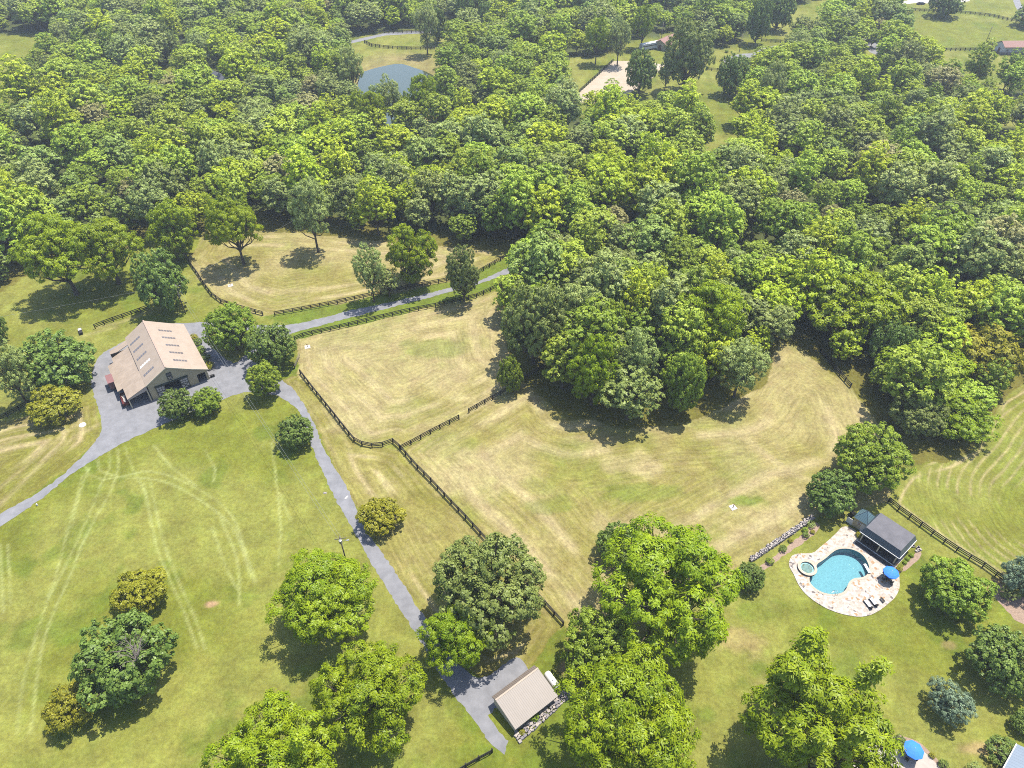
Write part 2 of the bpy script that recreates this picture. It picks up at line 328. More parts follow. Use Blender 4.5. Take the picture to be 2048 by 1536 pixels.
# ------------------------------------------------------------------ tree kinds: one crown and one trunk mesh each
def fib(n, rng, zmin=-1.0):
    k = np.arange(n) + rng.random(); z = 1 - (1 - zmin) * (k % n + 0.5) / n; th = k * 2.399963 + rng.random() * 6.28
    r = np.sqrt(np.maximum(0, 1 - z * z)); return np.stack([r * np.cos(th), r * np.sin(th), z], 1)
def norm(a): return a / (np.linalg.norm(a, axis=1, keepdims=True) + 1e-9)
class Kind: pass
def make_kind(name, mt, seed, R, Hc, t, nl, lr, cr, cpl, nleaf, LL, LW, droop=0.25, flat=0.65, zmin=-0.35, jit=0.35, spires=0, keep=1.0, bark='bark', limbr=1.0, rz_=0.8, lvar=(0.75, 1.2)):
    lz = rz_; rng = np.random.default_rng(seed); C0 = np.array([0, 0, t + Hc * 0.48])
    dl = norm(fib(nl, rng, zmin) + rng.normal(0, jit * 0.5, (nl, 3)))
    rad = np.array([R - lr * 0.95, R - lr * 0.95, Hc * 0.52 - lr * 0.75]); lc = C0 + dl * rad * rng.uniform(0.78, 1.08, (nl, 1))
    lrs = lr * rng.uniform(lvar[0], lvar[1], nl)
    inner = C0 + norm(rng.normal(0, 1, (max(2, nl // 4), 3))) * rad * 0.35
    lc = np.concatenate([lc, inner]); lrs = np.r_[lrs, np.full(len(inner), lr * 1.1)]
    cs = []; cd = []; ct = []
    for i in range(len(lc)):
        dd = norm(fib(cpl, rng, -0.55) + rng.normal(0, 0.22, (cpl, 3)))
        p = lc[i] + dd * lrs[i] * np.array([1, 1, lz]) * rng.uniform(0.72, 1.12, (cpl, 1))
        inside = np.zeros(cpl, bool)
        for j in range(len(lc)):
            if j != i: inside |= np.linalg.norm((p - lc[j]) / np.array([1, 1, lz]), axis=1) < lrs[j] * 0.72
        ok = (~inside) & (rng.random(cpl) < keep) & (p[:, 2] > t * 0.6)
        tn = rng.uniform(0.0, 0.3)
        cs.append(p[ok]); cd.append(dd[ok]); ct.append(np.full(ok.sum(), tn) + rng.uniform(0, 0.35, ok.sum()))
    cs = np.concatenate(cs); cd = np.concatenate(cd); ct = np.concatenate(ct)
    if spires:
        for k in range(spires):
            a = rng.uniform(0, 6.28); b = rng.uniform(0.3, 0.62); p0 = C0 + np.array([math.cos(a) * R * b, math.sin(a) * R * b, Hc * 0.40])
            m = 7; q = p0 + np.linspace(0, 1, m)[:, None] * np.array([math.cos(a) * 1.2, math.sin(a) * 1.2, rng.uniform(2.2, 4.0)]) + rng.normal(0, 0.25, (m, 3))
            cs = np.concatenate([cs, q]); cd = np.concatenate([cd, np.tile([0, 0, 1.0], (m, 1))]); ct = np.r_[ct, rng.uniform(0.3, 0.6, m)]
    nc = len(cs); sz = rng.uniform(0.7, 1.25, nc)
    ci = np.repeat(np.arange(nc), nleaf); n = len(ci)
    rd = norm(rng.normal(0, 1, (n, 3)) + cd[ci] * 0.9 + np.array([0, 0, 0.35]))
    u = rng.random((n, 1)) ** 0.45
    P = cs[ci] + rd * cr * sz[ci][:, None] * u * np.array([1, 1, flat])
    N = norm(rd * 0.75 + cd[ci] * 0.35 + np.array([0, 0, 0.45]) + rng.normal(0, 0.30, (n, 3)))
    D = rd * np.array([1, 1, 0.5]) + rng.normal(0, 0.45, (n, 3)) - np.array([0, 0, droop]); D = norm(D - N * (D * N).sum(1, keepdims=True))
    S = np.cross(N, D); k = rng.uniform(0.65, 1.25, (n, 1)); L = LL * k / 2; W = LW * k / 2
    V = np.stack([P - D * L, P + S * W - D * L * 0.15, P + D * L, P - S * W - D * L * 0.15], 1).reshape(-1, 3)
    me = bpy.data.meshes.new("crown"); me.vertices.add(4 * n); me.vertices.foreach_set("co", V.astype(np.float32).ravel())
    me.loops.add(4 * n); me.loops.foreach_set("vertex_index", np.arange(4 * n, dtype=np.int32)); me.polygons.add(n)
    me.polygons.foreach_set("loop_start", np.arange(0, 4 * n, 4, dtype=np.int32)); me.update(calc_edges=True)
    a = me.attributes.new("tint", 'FLOAT', 'FACE'); a.data.foreach_set("value", np.clip(ct[ci] + rng.normal(0.12, 0.18, n), 0, 1).astype(np.float32))
    me.materials.append(LM[mt])
    # trunk with limbs reaching the lobes
    mb = MB(); r0 = max(0.10, R * 0.045) * limbr; rr = random.Random(seed); zt = C0[2] + Hc * 0.05
    tp = [(0, 0, -0.3), (rr.uniform(-.1, .1) * R * .1, rr.uniform(-.1, .1) * R * .1, t * 0.6), (rr.uniform(-.05, .05) * R, rr.uniform(-.05, .05) * R, t + Hc * 0.12), (rr.uniform(-.1, .1) * R, rr.uniform(-.1, .1) * R, zt)]
    mb.tube(tp, [r0 * 1.5, r0 * 1.05, r0 * 0.85, r0 * 0.5], 8)
    for i in range(nl):
        e = Vector(lc[i]) + Vector(dl[i]) * lrs[i] * 0.55; s0 = Vector(tp[1]).lerp(Vector(tp[2]), rr.uniform(0.2, 1.0)) if i % 3 else Vector(tp[2]).lerp(Vector(tp[3]), 0.5)
        mid = s0.lerp(e, 0.55) + Vector((0, 0, -0.08 * R)); mb.tube([s0, mid, e], [r0 * 0.5, r0 * 0.32, r0 * 0.1], 5)
        for q in range(2):
            a2 = Vector(lc[i]) + Vector((rr.uniform(-1, 1), rr.uniform(-1, 1), rr.uniform(0, 1))) * lrs[i] * 0.8; mb.tube([mid, a2], [r0 * 0.2, r0 * 0.05], 4)
    tm = bpy.data.meshes.new("trunk"); tm.from_pydata(mb.v, [], mb.f); tm.materials.append(M[bark]); tm.update()
    K = Kind(); K.crown = me; K.trunk = tm; K.R = R; K.Hc = Hc; K.t = t; K.name = name; return K

KN = {}
def K(key, *a, **k): KN.setdefault(key, []).append(make_kind(key, *a, **k))
#                      mat    seed  R   Hc   t  nl  lr   cr  cpl nleaf LL   LW
for s in (11, 12, 13): K('bright', 'bright', s, 8.0, 11.0, 3.0, 26, 2.05, 0.92, 20, 105, 0.44, 0.17, 0.3, flat=0.55, zmin=-.5, spires=2 if s == 12 else 0, jit=0.6, keep=.8)
for s in (15, 16): K('lowbright', 'bright', s, 7.0, 11.0, 0.8, 26, 1.8, 0.80, 20, 60, 0.46, 0.20, 0.3, flat=0.55, zmin=-.7, jit=0.6, keep=.9)
K('spired', 'bright', 14, 8.0, 12.0, 3.0, 24, 2.1, 0.9, 20, 80, 0.52, 0.19, 0.25, flat=.6, spires=10, jit=0.7, keep=.9)
for s in (21, 22): K('oak', 'oak', s, 8.0, 11.0, 1.2, 34, 1.9, 0.66, 26, 44, 0.38, 0.26, 0.1, zmin=-.7)
for s in (31, 32, 33): K('mid', 'mid', s, 7.0, 9.5, 0.6, 30, 1.75, 0.66, 24, 46, 0.40, 0.24, 0.15, zmin=-.8)
for s in (41, 42, 43): K('dark', 'dark', s, 4.5, 6.0, 0.3, 24, 1.25, 0.46, 24, 36, 0.30, 0.22, 0.1, flat=0.8, zmin=-.8)
for s in (51, 52): K('olive', 'olive', s, 4.2, 5.0, 0.2, 20, 1.15, 0.52, 22, 40, 0.32, 0.19, 0.3, flat=0.45, zmin=-.7)
for s in (61, 62): K('grey', 'grey', s, 5.0, 9.5, 2.6, 24, 1.3, 0.58, 20, 34, 0.36, 0.18, 0.1, keep=0.85, jit=0.6, zmin=-.7)
for s in (71,): K('spruce', 'spruce', s, 4.0, 4.5, 0.3, 22, 1.0, 0.42, 16, 40, 0.36, 0.11, 0.0, jit=0.5, zmin=-.8)
for s in (81, 82): K('shrub', 'mid', s, 1.0, 1.3, 0.05, 9, 0.42, 0.18, 18, 24, 0.13, 0.09, 0.1)
K('shrub_dark', 'dark', 83, 1.0, 1.3, 0.05, 9, 0.42, 0.18, 18, 24, 0.13, 0.09, 0.1)
K('shrub_grey', 'grey', 84, 1.0, 1.2, 0.05, 9, 0.42, 0.18, 18, 24, 0.12, 0.06, 0.0)
K('shrub_olive', 'olive', 85, 1.0, 1.2, 0.05, 9, 0.42, 0.18, 18, 24, 0.12, 0.08, 0.0)
K('box', 'dark', 86, 1.0, 1.3, 0.02, 14, 0.42, 0.14, 26, 26, 0.09, 0.07, 0.0, jit=0.1)
FK = []
for i, (mt, s, R, Hc, t) in enumerate([('far', 101, 6.0, 14, 3), ('far', 102, 6.8, 12, 4), ('far', 103, 5.2, 16, 2), ('fbright', 104, 6.6, 13, 3), ('fbright', 105, 5.8, 15, 3),
        ('grey', 106, 5.4, 14, 4), ('grey', 107, 6.4, 12, 5), ('fdark', 108, 6.0, 14, 2), ('oak', 109, 6.4, 13, 3), ('mid', 110, 6.0, 14, 2), ('brown', 111, 5.6, 12, 4), ('mid', 112, 5.0, 16, 2)]):
    FK.append(make_kind('forest', mt, s, R, Hc, t, 34, 1.65, 0.74, 14, 26, 0.58, 0.36, 0.15, zmin=-0.6, jit=0.6, rz_=[.8, 1.3, 1.1][i % 3], lvar=(.5, 1.35), keep=.92)); FK[-1].mt = mt
FW = [3, 3, 3, 2.2, 2.2, 1.5, 1.2, 1.5, 2, 2, 0.45, 2]

placed = []        # (x, y, R) of every tree
def put_tree(k, x, y, R, Hc, rz, name, label, group=None, seed=0, cat="tree", t=None):
    s = R / k.R; zs = Hc / k.Hc
    e = empty(name, (x, y, 0), rz, label, cat, group, (s, s, zs))
    c = bpy.data.objects.new("crown", k.crown); col.objects.link(c); c.parent = e
    w = bpy.data.objects.new("trunk", k.trunk); col.objects.link(w); w.parent = e
    placed.append((x, y, R)); return e
fr = random.Random(5)
def feature(px, py, rx, ry, kind, label, name="broadleaf_tree", base=None, group=None, cat="tree", idx=None):
    """a tree that stands apart: crown centre and half sizes as surveyed on the photo"""
    ks = KN[kind]; k = ks[fr.randrange(len(ks)) if idx is None else idx]
    tf = k.t / k.Hc; zc = 6.0
    for _ in range(4):
        x, y = at(px, py, zc); Z = depth(x, y, zc); R = rx * Z / FPX; V = ry * Z / FPX; dl = math.atan2(CAMH - zc, y)
        Hc = 2 * math.sqrt(max((0.45 * V) ** 2, V * V - (R * math.sin(dl)) ** 2)) / math.cos(dl); Hc = min(max(Hc, 1.15 * R), 1.6 * R if py > 780 else 3.2 * R); zc = Hc * (tf + 0.5)
    return put_tree(k, x, y, R, Hc, fr.uniform(0, 6.28), name, label, group, cat=cat)

# ------------------------------------------------------------------ ground
P_UP = ats([(374, 518), (385, 535), (396, 551), (424, 592), (441, 605), (472, 616), (526, 631), (550, 632), (722, 598), (894, 564), (1012, 516), (1000, 492), (860, 478), (600, 462), (410, 462)])
P_LOW = ats([(590, 681), (630, 669), (684, 657), (813, 626), (953, 596), (1020, 565), (1000, 640), (1015, 700), (1080, 745), (938, 826), (802, 898), (786, 885), (742, 895), (722, 891), (707, 882), (663, 826), (601, 748)])
P_BIG = ats([(802, 901), (928, 1034), (1088, 1209), (1130, 1255), (1145, 1380), (1240, 1300), (1350, 1220), (1510, 1112), (1625, 1040), (1776, 1004), (1800, 900), (1730, 760), (1560, 660), (1440, 790), (1300, 800), (1130, 820), (1067, 749), (1006, 788), (938, 826)])
P_RIGHT = ats([(1776, 1004), (1900, 1095), (2041, 1185), (2240, 1320), (2300, 740), (2048, 765), (1990, 800), (1950, 890), (1880, 930), (1820, 950)])
P_STRIP = ats([(601, 748), (663, 826), (707, 882), (802, 901), (928, 1034), (1126, 1251), (1060, 1340), (960, 1370), (842, 1234), (746, 1080), (666, 929), (622, 835), (595, 793), (560, 760)])
P_LEFT = ats([(-150, 1120), (0, 1029), (68, 990), (126, 949), (171, 906), (195, 882), (201, 850), (190, 800), (100, 820), (0, 843), (-150, 900)])
P_VERGE = ats([(526, 631), (722, 598), (894, 564), (1012, 516), (1020, 565), (813, 626), (590, 681), (577, 650)])
FIELD_PX = [(-300, 640), (0, 582), (60, 548), (240, 500), (300, 480), (400, 462), (520, 462), (620, 468), (760, 484), (880, 490), (1028, 506), (1040, 565), (1005, 640), (1015, 720), (1060, 770), (1130, 835), (1250, 855), (1370, 850), (1440, 815), (1530, 765), (1560, 680), (1600, 690), (1650, 735), (1710, 785), (1760, 850), (1820, 935), (1900, 930), (1955, 885), (1990, 808), (2048, 765), (2300, 740), (2600, 1700), (-600, 1700)]
CLEAR_PX = [
 [(-200, 60), (95, 68), (150, 74), (135, 105), (95, 132), (60, 175), (40, 262), (-200, 290)],
 [(350, 103), (392, 106), (392, 140), (350, 180), (312, 195), (300, 170), (325, 135)],
 [(420, 150), (470, 150), (480, 215), (430, 215)],
 [(690, 75), (745, 70), (860, 58), (890, 38), (1010, 38), (1012, 62), (940, 78), (912, 110), (885, 145), (875, 180), (880, 240), (850, 262), (740, 262), (705, 240), (705, 150), (690, 110)],
 [(1170, 125), (1215, 103), (1270, 78), (1345, 70), (1380, 110), (1440, 130), (1480, 130), (1475, 200), (1440, 260), (1425, 335), (1402, 330), (1400, 250), (1300, 240), (1180, 235), (1130, 225)],
 [(1785, 30), (1785, -40), (2150, -60), (2150, 140), (1960, 135), (1860, 122), (1800, 85)],
 [(1400, 110), (1480, 85), (1540, 45), (1600, 15), (1690, -20), (1720, -20), (1725, 10), (1650, 45), (1600, 85), (1560, 115), (1480, 130), (1420, 130)],
 [(1715, 95), (1760, 95), (1760, 165), (1720, 165)],
 [(1385, 120), (1500, 120), (1490, 230), (1450, 350), (1395, 350)],
 [(1130, 120), (1300, 100), (1300, 232), (1115, 226)],
 [(1470, 80), (1580, 70), (1580, 145), (1475, 150)],
 [(1530, 30), (1660, -10), (1650, 70), (1545, 105)],
 [(1780, 80), (1960, 110), (2080, 110), (2080, 185), (1960, 175), (1850, 160)],
 [(1965, 205), (2100, 215), (2100, 265), (1975, 250)],
 [(520, 285), (560, 285), (560, 310), (520, 310)],
]
FIELD = ats(FIELD_PX); CLEARS = [ats(c) for c in CLEAR_PX]
POND_PX = [(720, 150), (735, 141), (760, 134), (790, 128), (805, 128), (830, 136), (855, 145), (875, 158), (880, 185), (865, 215), (840, 240), (815, 256), (775, 258), (745, 250), (725, 225), (715, 190)]
POOL_Z6 = [(520, 812), (560, 785), (610, 750), (680, 690), (740, 655), (820, 645), (900, 655), (980, 690), (1040, 745), (1080, 820), (1088, 880), (1065, 930), (1010, 962), (930, 972), (880, 1000), (855, 1040), (835, 1090), (790, 1130), (720, 1145), (620, 1140), (530, 1105), (460, 1050), (430, 990), (445, 920), (490, 870)]
def z6(x, y, z=0.0): return at(1540 + x / 5.485, 980 + y / 5.485, z)
POOL = smooth_closed([z6(*p) for p in POOL_Z6], 0.3)
DECK_OUT = smooth_closed([z6(*p) for p in [(790, 410), (860, 405), (930, 440), (1010, 500), (1250, 560), (1480, 690), (1385, 850), (1412, 930), (1420, 1010), (1415, 1090), (1370, 1180), (1300, 1245), (1220, 1310), (1110, 1370), (1020, 1390), (950, 1392), (800, 1365), (690, 1330), (580, 1280), (450, 1195), (360, 1110), (300, 1020), (260, 930), (215, 850), (208, 790), (240, 725), (310, 700), (400, 698), (480, 685), (560, 620), (650, 545), (730, 470)]], 0.5)

def axis_lines(lo, hi, step, outlo, outhi, g=1.13):
    a = list(np.arange(lo, hi + 1e-6, step)); s = step; x = hi
    while x < outhi: s = min(s * g, 400); x += s; a.append(x)
    s = step; x = lo; b = []
    while x > outlo: s = min(s * g, 400); x -= s; b.append(x)
    return np.array(b[::-1] + a)
gx = axis_lines(-112, 125, 0.4, -4500, 4500, 1.03); gy = axis_lines(34, 190, 0.4, -3500, 7500, 1.03)
NX, NY = len(gx), len(gy); X, Y = np.meshgrid(gx, gy); X = X.ravel(); Y = Y.ravel(); Z = np.zeros_like(X)
wx = X + (fbm(X, Y, 6, 3) - 0.5) * 3; wy = Y + (fbm(X, Y, 6, 4) - 0.5) * 3          # warped copy for uneven borders
def C(*c): return np.array(c, float)
c_lawn = C(0.122, 0.134, 0.017); c_lawn2 = C(0.156, 0.160, 0.032); c_green = C(0.078, 0.112, 0.010); c_dry = C(0.178, 0.157, 0.043); c_straw = C(0.275, 0.228, 0.108); c_olive = C(0.136, 0.124, 0.023)
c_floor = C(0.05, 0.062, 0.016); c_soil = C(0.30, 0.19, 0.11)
n1 = fbm(X, Y, 22, 1, 5)[:, None]; n2 = fbm(X, Y, 7, 2, 4)[:, None]; n3 = fbm(X * 1.0, Y, 2.4, 9, 3)[:, None]
A = c_lawn * (1 - sstep(.42, .62, n1)) + c_lawn2 * sstep(.42, .62, n1); A = A + (c_green - A) * sstep(.55, .72, n2) * 0.6
def mixin(m, c): 
    global A
    m = np.asarray(m, float).reshape(-1, 1); A = A * (1 - m) + c * m
dist = np.full(X.shape, 50.0)
near = (np.abs(X) < 330) & (Y > 20) & (Y < 330)
def field(poly, body, stripes, seed, dens):
    """one mown field: body colour, straw left in rows that run round along its edge"""
    global dist
    ins = pip(wx, wy, poly) & near; idx = np.where(ins)[0]
    d = pdist(X[idx], Y[idx], poly, True); d2 = d + (fbm(X[idx], Y[idx], 14, seed, 2) - 0.5) * 3.0; dist[idx] = d2
    patch = sstep(.40, .66, fbm(X[idx], Y[idx], 17, seed + 1, 4)); g = sstep(.54, .74, fbm(X[idx], Y[idx], 12, seed + 2, 4))
    cc = body[0] * (1 - patch[:, None]) + body[1] * patch[:, None]; cc = cc + (c_green * 1.3 - cc) * g[:, None] * body[2] * 0.45
    row = np.zeros(len(idx)); brk = sstep(.36, .56, fbm(X[idx], Y[idx], 16, seed + 3, 3))
    for c0, w in stripes: row = np.maximum(row, np.exp(-((d2 - c0) / w) ** 2))
    fine = 0.5 + 0.5 * np.sin(d2 * 2 * math.pi / 1.55); dec = np.exp(-d / 26.0)
    row = np.maximum(row * brk, dens * 1.5 * fine * dec * sstep(.35, .65, fbm(X[idx], Y[idx], 9, seed + 4, 3)))
    cc = cc * (1 - row[:, None]) + c_straw * row[:, None]; A[idx] = cc
field(P_LOW, (c_dry * 0.85 + c_olive * 0.15, c_straw * 0.62 + c_dry * 0.38, 0.55), [(3.2, .8), (7.4, 1.3), (12.5, 1.2)], 30, 0.30)
field(P_UP, (c_dry * 0.8 + c_olive * .2, c_straw * 0.5 + c_dry * 0.5, 0.45), [(4.4, 1.0), (9.0, 1.1)], 40, 0.28)
field(P_BIG, (c_dry * 0.8 + c_olive * .2, c_straw * 0.5 + c_dry * 0.5, 0.6), [(5.0, 1.6), (13.0, 1.6)], 50, 0.34)
field(P_RIGHT, (c_lawn * 0.8 + c_olive * .2, c_lawn2, 0.6), [(2.0, .3)], 60, 0.0)
field(P_STRIP, (c_olive, c_dry, 0.3), [(3.2, 0.5), (6.5, .6)], 70, 0.22)
field(P_LEFT, (c_olive * .8 + c_lawn * .2, c_dry * 0.75, 0.4), [(3.5, 0.7), (7.0, .5), (10.5, 1.0)], 80, 0.28)
mixin(pip(wx, wy, P_VERGE) * 0.75, c_green * 1.15)
# patches of bleached grass that show in the photograph
def patch(px, py, rx, ry, a=0.8, c=c_straw, seed=5):
    x, y = at(px, py); x2, _ = at(px + rx, py); _, y2 = at(px, py - ry)
    q = np.hypot((X - x) / abs(x2 - x), (Y - y) / abs(y2 - y)) + (fbm(X, Y, 3.5, seed, 3) - 0.5) * 1.5
    mixin(sstep(1.05, 0.35, q) * a * near, c)
for p in [(940, 950, 90, 55, .6), (1250, 925, 80, 30, .55), (1300, 945, 40, 18, .6), (990, 800, 60, 20, .4), (1080, 1090, 70, 40, .35), (1240, 1050, 110, 26, .5), (1450, 1040, 110, 30, .4), (1180, 880, 60, 15, .4), (700, 725, 50, 16, .5), (760, 690, 110, 14, .55), (880, 740, 60, 60, .35), (930, 760, 30, 34, .5), (690, 850, 60, 25, .5), (1560, 620, 30, 20, .3), (575, 580, 90, 10, .5)]: patch(*p)
for p in [(855, 700, 90, 30, .45), (1290, 985, 120, 22, .45), (1100, 1010, 60, 20, .4), (1490, 1000, 40, 14, .7), (1130, 910, 70, 30, .3)]: patch(*p, c=c_green * 1.2)
for p in [(425, 1207, 22, 9, .9), (1150, 1335, 40, 22, .7), (1560, 1370, 60, 26, .25), (1900, 1290, 20, 10, .35), (1480, 1285, 90, 34, .35), (1960, 1500, 60, 18, .5), (2010, 1180, 40, 22, .6)]: patch(*p, c=c_soil * 1.05)
# narrow wheel tracks and mower lines
def track(pts, w, a, c, seed=1, brk=0.0):
    pl = ats(pts); pl = smooth_open(pl, 2.0); xs = [p[0] for p in pl]; ys = [p[1] for p in pl]
    b = (X > min(xs) - 3) & (X < max(xs) + 3) & (Y > min(ys) - 3) & (Y < max(ys) + 3); idx = np.where(b)[0]
    d = pdist(X[idx], Y[idx], pl); m = np.exp(-(d / w) ** 2) * a * (1 - brk + brk * sstep(.4, .6, fbm(X[idx], Y[idx], 4, seed, 2)))
    A[idx] = A[idx] * (1 - m[:, None]) + c * m[:, None]
def zr(pts): return [(x / 2.926, 850 + y / 2.926) for x, y in pts]
crv = smooth_open(ats([(2160, 730), (2080, 785), (2019, 835), (1987, 880), (1955, 918), (1934, 948), (1928, 977), (1935, 1012), (1954, 1048), (1990, 1090), (2060, 1140), (2140, 1190)]), 2.0)
idx = np.where(pip(X, Y, P_RIGHT) & near)[0]; d = pdist(X[idx], Y[idx], crv) + (fbm(X[idx], Y[idx], 10, 63, 2) - .5) * 1.2
m = (np.exp(-((np.abs(((d / 1.9) % 1) - .5)) / .13) ** 2) * sstep(.36, .6, fbm(X[idx], Y[idx], 9, 64, 3)) * np.exp(-d / 30) * .8)[:, None]; A[idx] = A[idx] * (1 - m) + c_straw * m; dist[idx] = d
c_tr = C(0.235, 0.25, 0.085)
for i, T in enumerate([[(640, 150), (642, 250), (600, 330), (540, 480), (470, 640), (380, 830), (290, 1000), (200, 1270), (130, 1536), (100, 1800)],
    [(690, 140), (690, 260), (640, 400), (560, 540), (480, 700), (420, 860), (330, 1060), (250, 1280), (210, 1536), (180, 1800)],
    [(570, 200), (580, 262), (700, 305), (850, 312), (1000, 345), (1180, 445), (1330, 565), (1410, 700), (1450, 840), (1490, 920)],
    [(500, 240), (520, 290), (600, 320), (750, 292), (850, 270), (1000, 300), (1200, 400), (1330, 500), (1400, 620), (1440, 760)],
    [(840, 340), (900, 640), (925, 740), (1000, 920), (1080, 1100), (1150, 1300)], [(880, 340), (940, 620), (990, 780), (1060, 950), (1150, 1150), (1200, 1310)],
    [(480, 300), (390, 640), (330, 870), (280, 1000)], [(0, 700), (20, 1100)], [(45, 700), (62, 1050)], [(900, 120), (1000, 240), (1150, 360)], [(1380, 600), (1440, 760), (1500, 920)], [(730, 130), (780, 260), (860, 420)],
    [(1200, 150), (1260, 260), (1250, 330)], [(520, 250), (460, 420), (420, 600)], [(1640, 400), (1700, 560)], [(1590, 100), (1640, 560), (1630, 820)], [(1290, 540), (1390, 800), (1400, 1050)], [(1240, 600), (1330, 850), (1390, 960)]]):
    track(zr(T), 0.25, 0.75, c_tr, i, 0.4)
for T in [[(1480, 865), (1530, 905), (1580, 945), (1640, 965)], [(1500, 885), (1550, 925), (1600, 955)]]: track(T, 0.9, 0.65, c_straw, 3, 0.4)
for T in [[(0, 1010), (80, 930), (140, 880), (195, 850)], [(0, 975), (90, 900), (150, 850)], [(-20, 900), (70, 865)]]: track(T, 0.7, 0.55, c_straw * .95, 4, 0.3)
for T in [[(640, 812), (690, 880), (730, 960), (800, 1060)], [(650, 880), (700, 950), (735, 985)]]: track(T, 0.5, 0.35, c_straw, 7, 0.5)
for T in [[(196, 655), (240, 645), (300, 622)], [(165, 672), (230, 655)]]: track(T, 0.8, 0.4, c_straw, 7, 0.3)
far_noise = fbm(X, Y, 40, 77, 4)
wood = ~pip(wx, wy, FIELD)
for c_ in CLEARS: wood &= ~pip(wx, wy, c_)
wood &= (Y > 60) | (np.abs(X) > 260)
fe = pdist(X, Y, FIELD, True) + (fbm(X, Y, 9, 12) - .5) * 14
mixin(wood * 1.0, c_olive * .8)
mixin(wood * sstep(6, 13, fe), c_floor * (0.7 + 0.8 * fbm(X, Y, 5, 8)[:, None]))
# bank round the pond
pnd = ats(POND_PX); pnd_s = smooth_closed(pnd, 3.0)
pd = pdist(X, Y, pnd); inb = (~wood) & (Y > 230) & (X < -10) & (X > -130)
mixin(np.clip(sstep(26, 6, pd), 0, 1) * inb * (.35 + .65 * fbm(X, Y, 8, 6)), C(.20, .16, .07))
A = A * (0.86 + 0.28 * n3) * ALB * 1.06
inpool = pip(X, Y, POOL) ; dp = pdist(X, Y, POOL, True); Z[inpool | (dp < 0.35)] = -3.0
me = bpy.data.meshes.new("ground"); me.vertices.add(NX * NY); me.vertices.foreach_set("co", np.stack([X, Y, Z], 1).astype(np.float32).ravel())
ii = np.arange(NX * NY).reshape(NY, NX); q = np.stack([ii[:-1, :-1], ii[:-1, 1:], ii[1:, 1:], ii[1:, :-1]], -1).reshape(-1, 4)
me.loops.add(q.size); me.loops.foreach_set("vertex_index", q.ravel().astype(np.int32)); me.polygons.add(len(q)); me.polygons.foreach_set("loop_start", np.arange(0, q.size, 4, dtype=np.int32)); me.update(calc_edges=True)
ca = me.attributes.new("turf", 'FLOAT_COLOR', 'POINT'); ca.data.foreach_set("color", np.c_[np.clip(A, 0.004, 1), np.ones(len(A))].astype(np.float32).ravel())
da = me.attributes.new("edge", 'FLOAT', 'POINT'); da.data.foreach_set("value", dist.astype(np.float32))
def turf():
    m, n, l, p = newmat("turf"); a = n.new("ShaderNodeAttribute"); a.attribute_name = "turf"; e = n.new("ShaderNodeAttribute"); e.attribute_name = "edge"
    tc = n.new("ShaderNodeTexCoord"); sx = n.new("ShaderNodeSeparateXYZ"); l.new(tc.outputs["Object"], sx.inputs[0])
    def nz(scale, det, vec, rough=0.7):
        t = n.new("ShaderNodeTexNoise"); t.inputs["Scale"].default_value = scale; t.inputs["Detail"].default_value = det; t.inputs["Roughness"].default_value = rough; l.new(vec, t.inputs["Vector"]); return t.outputs["Fac"]
    cb = n.new("ShaderNodeCombineXYZ"); ml = n.new("ShaderNodeMath"); ml.operation = 'MULTIPLY'; ml.inputs[1].default_value = 1.0; l.new(e.outputs["Fac"], ml.inputs[0]); l.new(ml.outputs[0], cb.inputs[0])
    for k in (0, 1):
        q_ = n.new("ShaderNodeMath"); q_.operation = 'MULTIPLY'; q_.inputs[1].default_value = 0.10; l.new(sx.outputs[k], q_.inputs[0]); l.new(q_.outputs[0], cb.inputs[1 + k])
    st = nz(1.6, 5, cb.outputs[0]); f1 = nz(1.3, 8, tc.outputs["Object"], 0.8); f2 = nz(0.28, 6, tc.outputs["Object"], 0.7); f3 = nz(7.0, 3, tc.outputs["Object"])
    def mr(s, lo, hi, a0=.3, a1=.7):
        r = n.new("ShaderNodeMapRange"); r.inputs[1].default_value = a0; r.inputs[2].default_value = a1; r.inputs[3].default_value = lo; r.inputs[4].default_value = hi; l.new(s, r.inputs[0]); return r.outputs[0]
    v = None
    for s_ in (mr(st, .78, 1.22), mr(f1, .62, 1.38), mr(f2, .84, 1.16), mr(f3, .78, 1.22)):
        if v is None: v = s_
        else:
            w = n.new("ShaderNodeMath"); w.operation = 'MULTIPLY'; l.new(v, w.inputs[0]); l.new(s_, w.inputs[1]); v = w.outputs[0]
    vm = n.new("ShaderNodeVectorMath"); vm.operation = 'SCALE'; l.new(a.outputs["Color"], vm.inputs[0]); l.new(v, vm.inputs["Scale"])
    hs = n.new("ShaderNodeHueSaturation"); l.new(mr(f2, .485, .512), hs.inputs["Hue"]); l.new(vm.outputs[0], hs.inputs["Color"]); l.new(hs.outputs[0], p.inputs["Base Color"])
    p.inputs["Roughness"].default_value = 0.95; p.inputs["Specular IOR Level"].default_value = 0.1
    bu = n.new("ShaderNodeBump"); bu.inputs["Strength"].default_value = 0.5; bu.inputs["Distance"].default_value = 0.12; l.new(f1, bu.inputs["Height"]); l.new(bu.outputs[0], p.inputs["Normal"]); return m
me.materials.append(turf()); g = bpy.data.objects.new("ground", me); col.objects.link(g); tag(g, kind="structure")

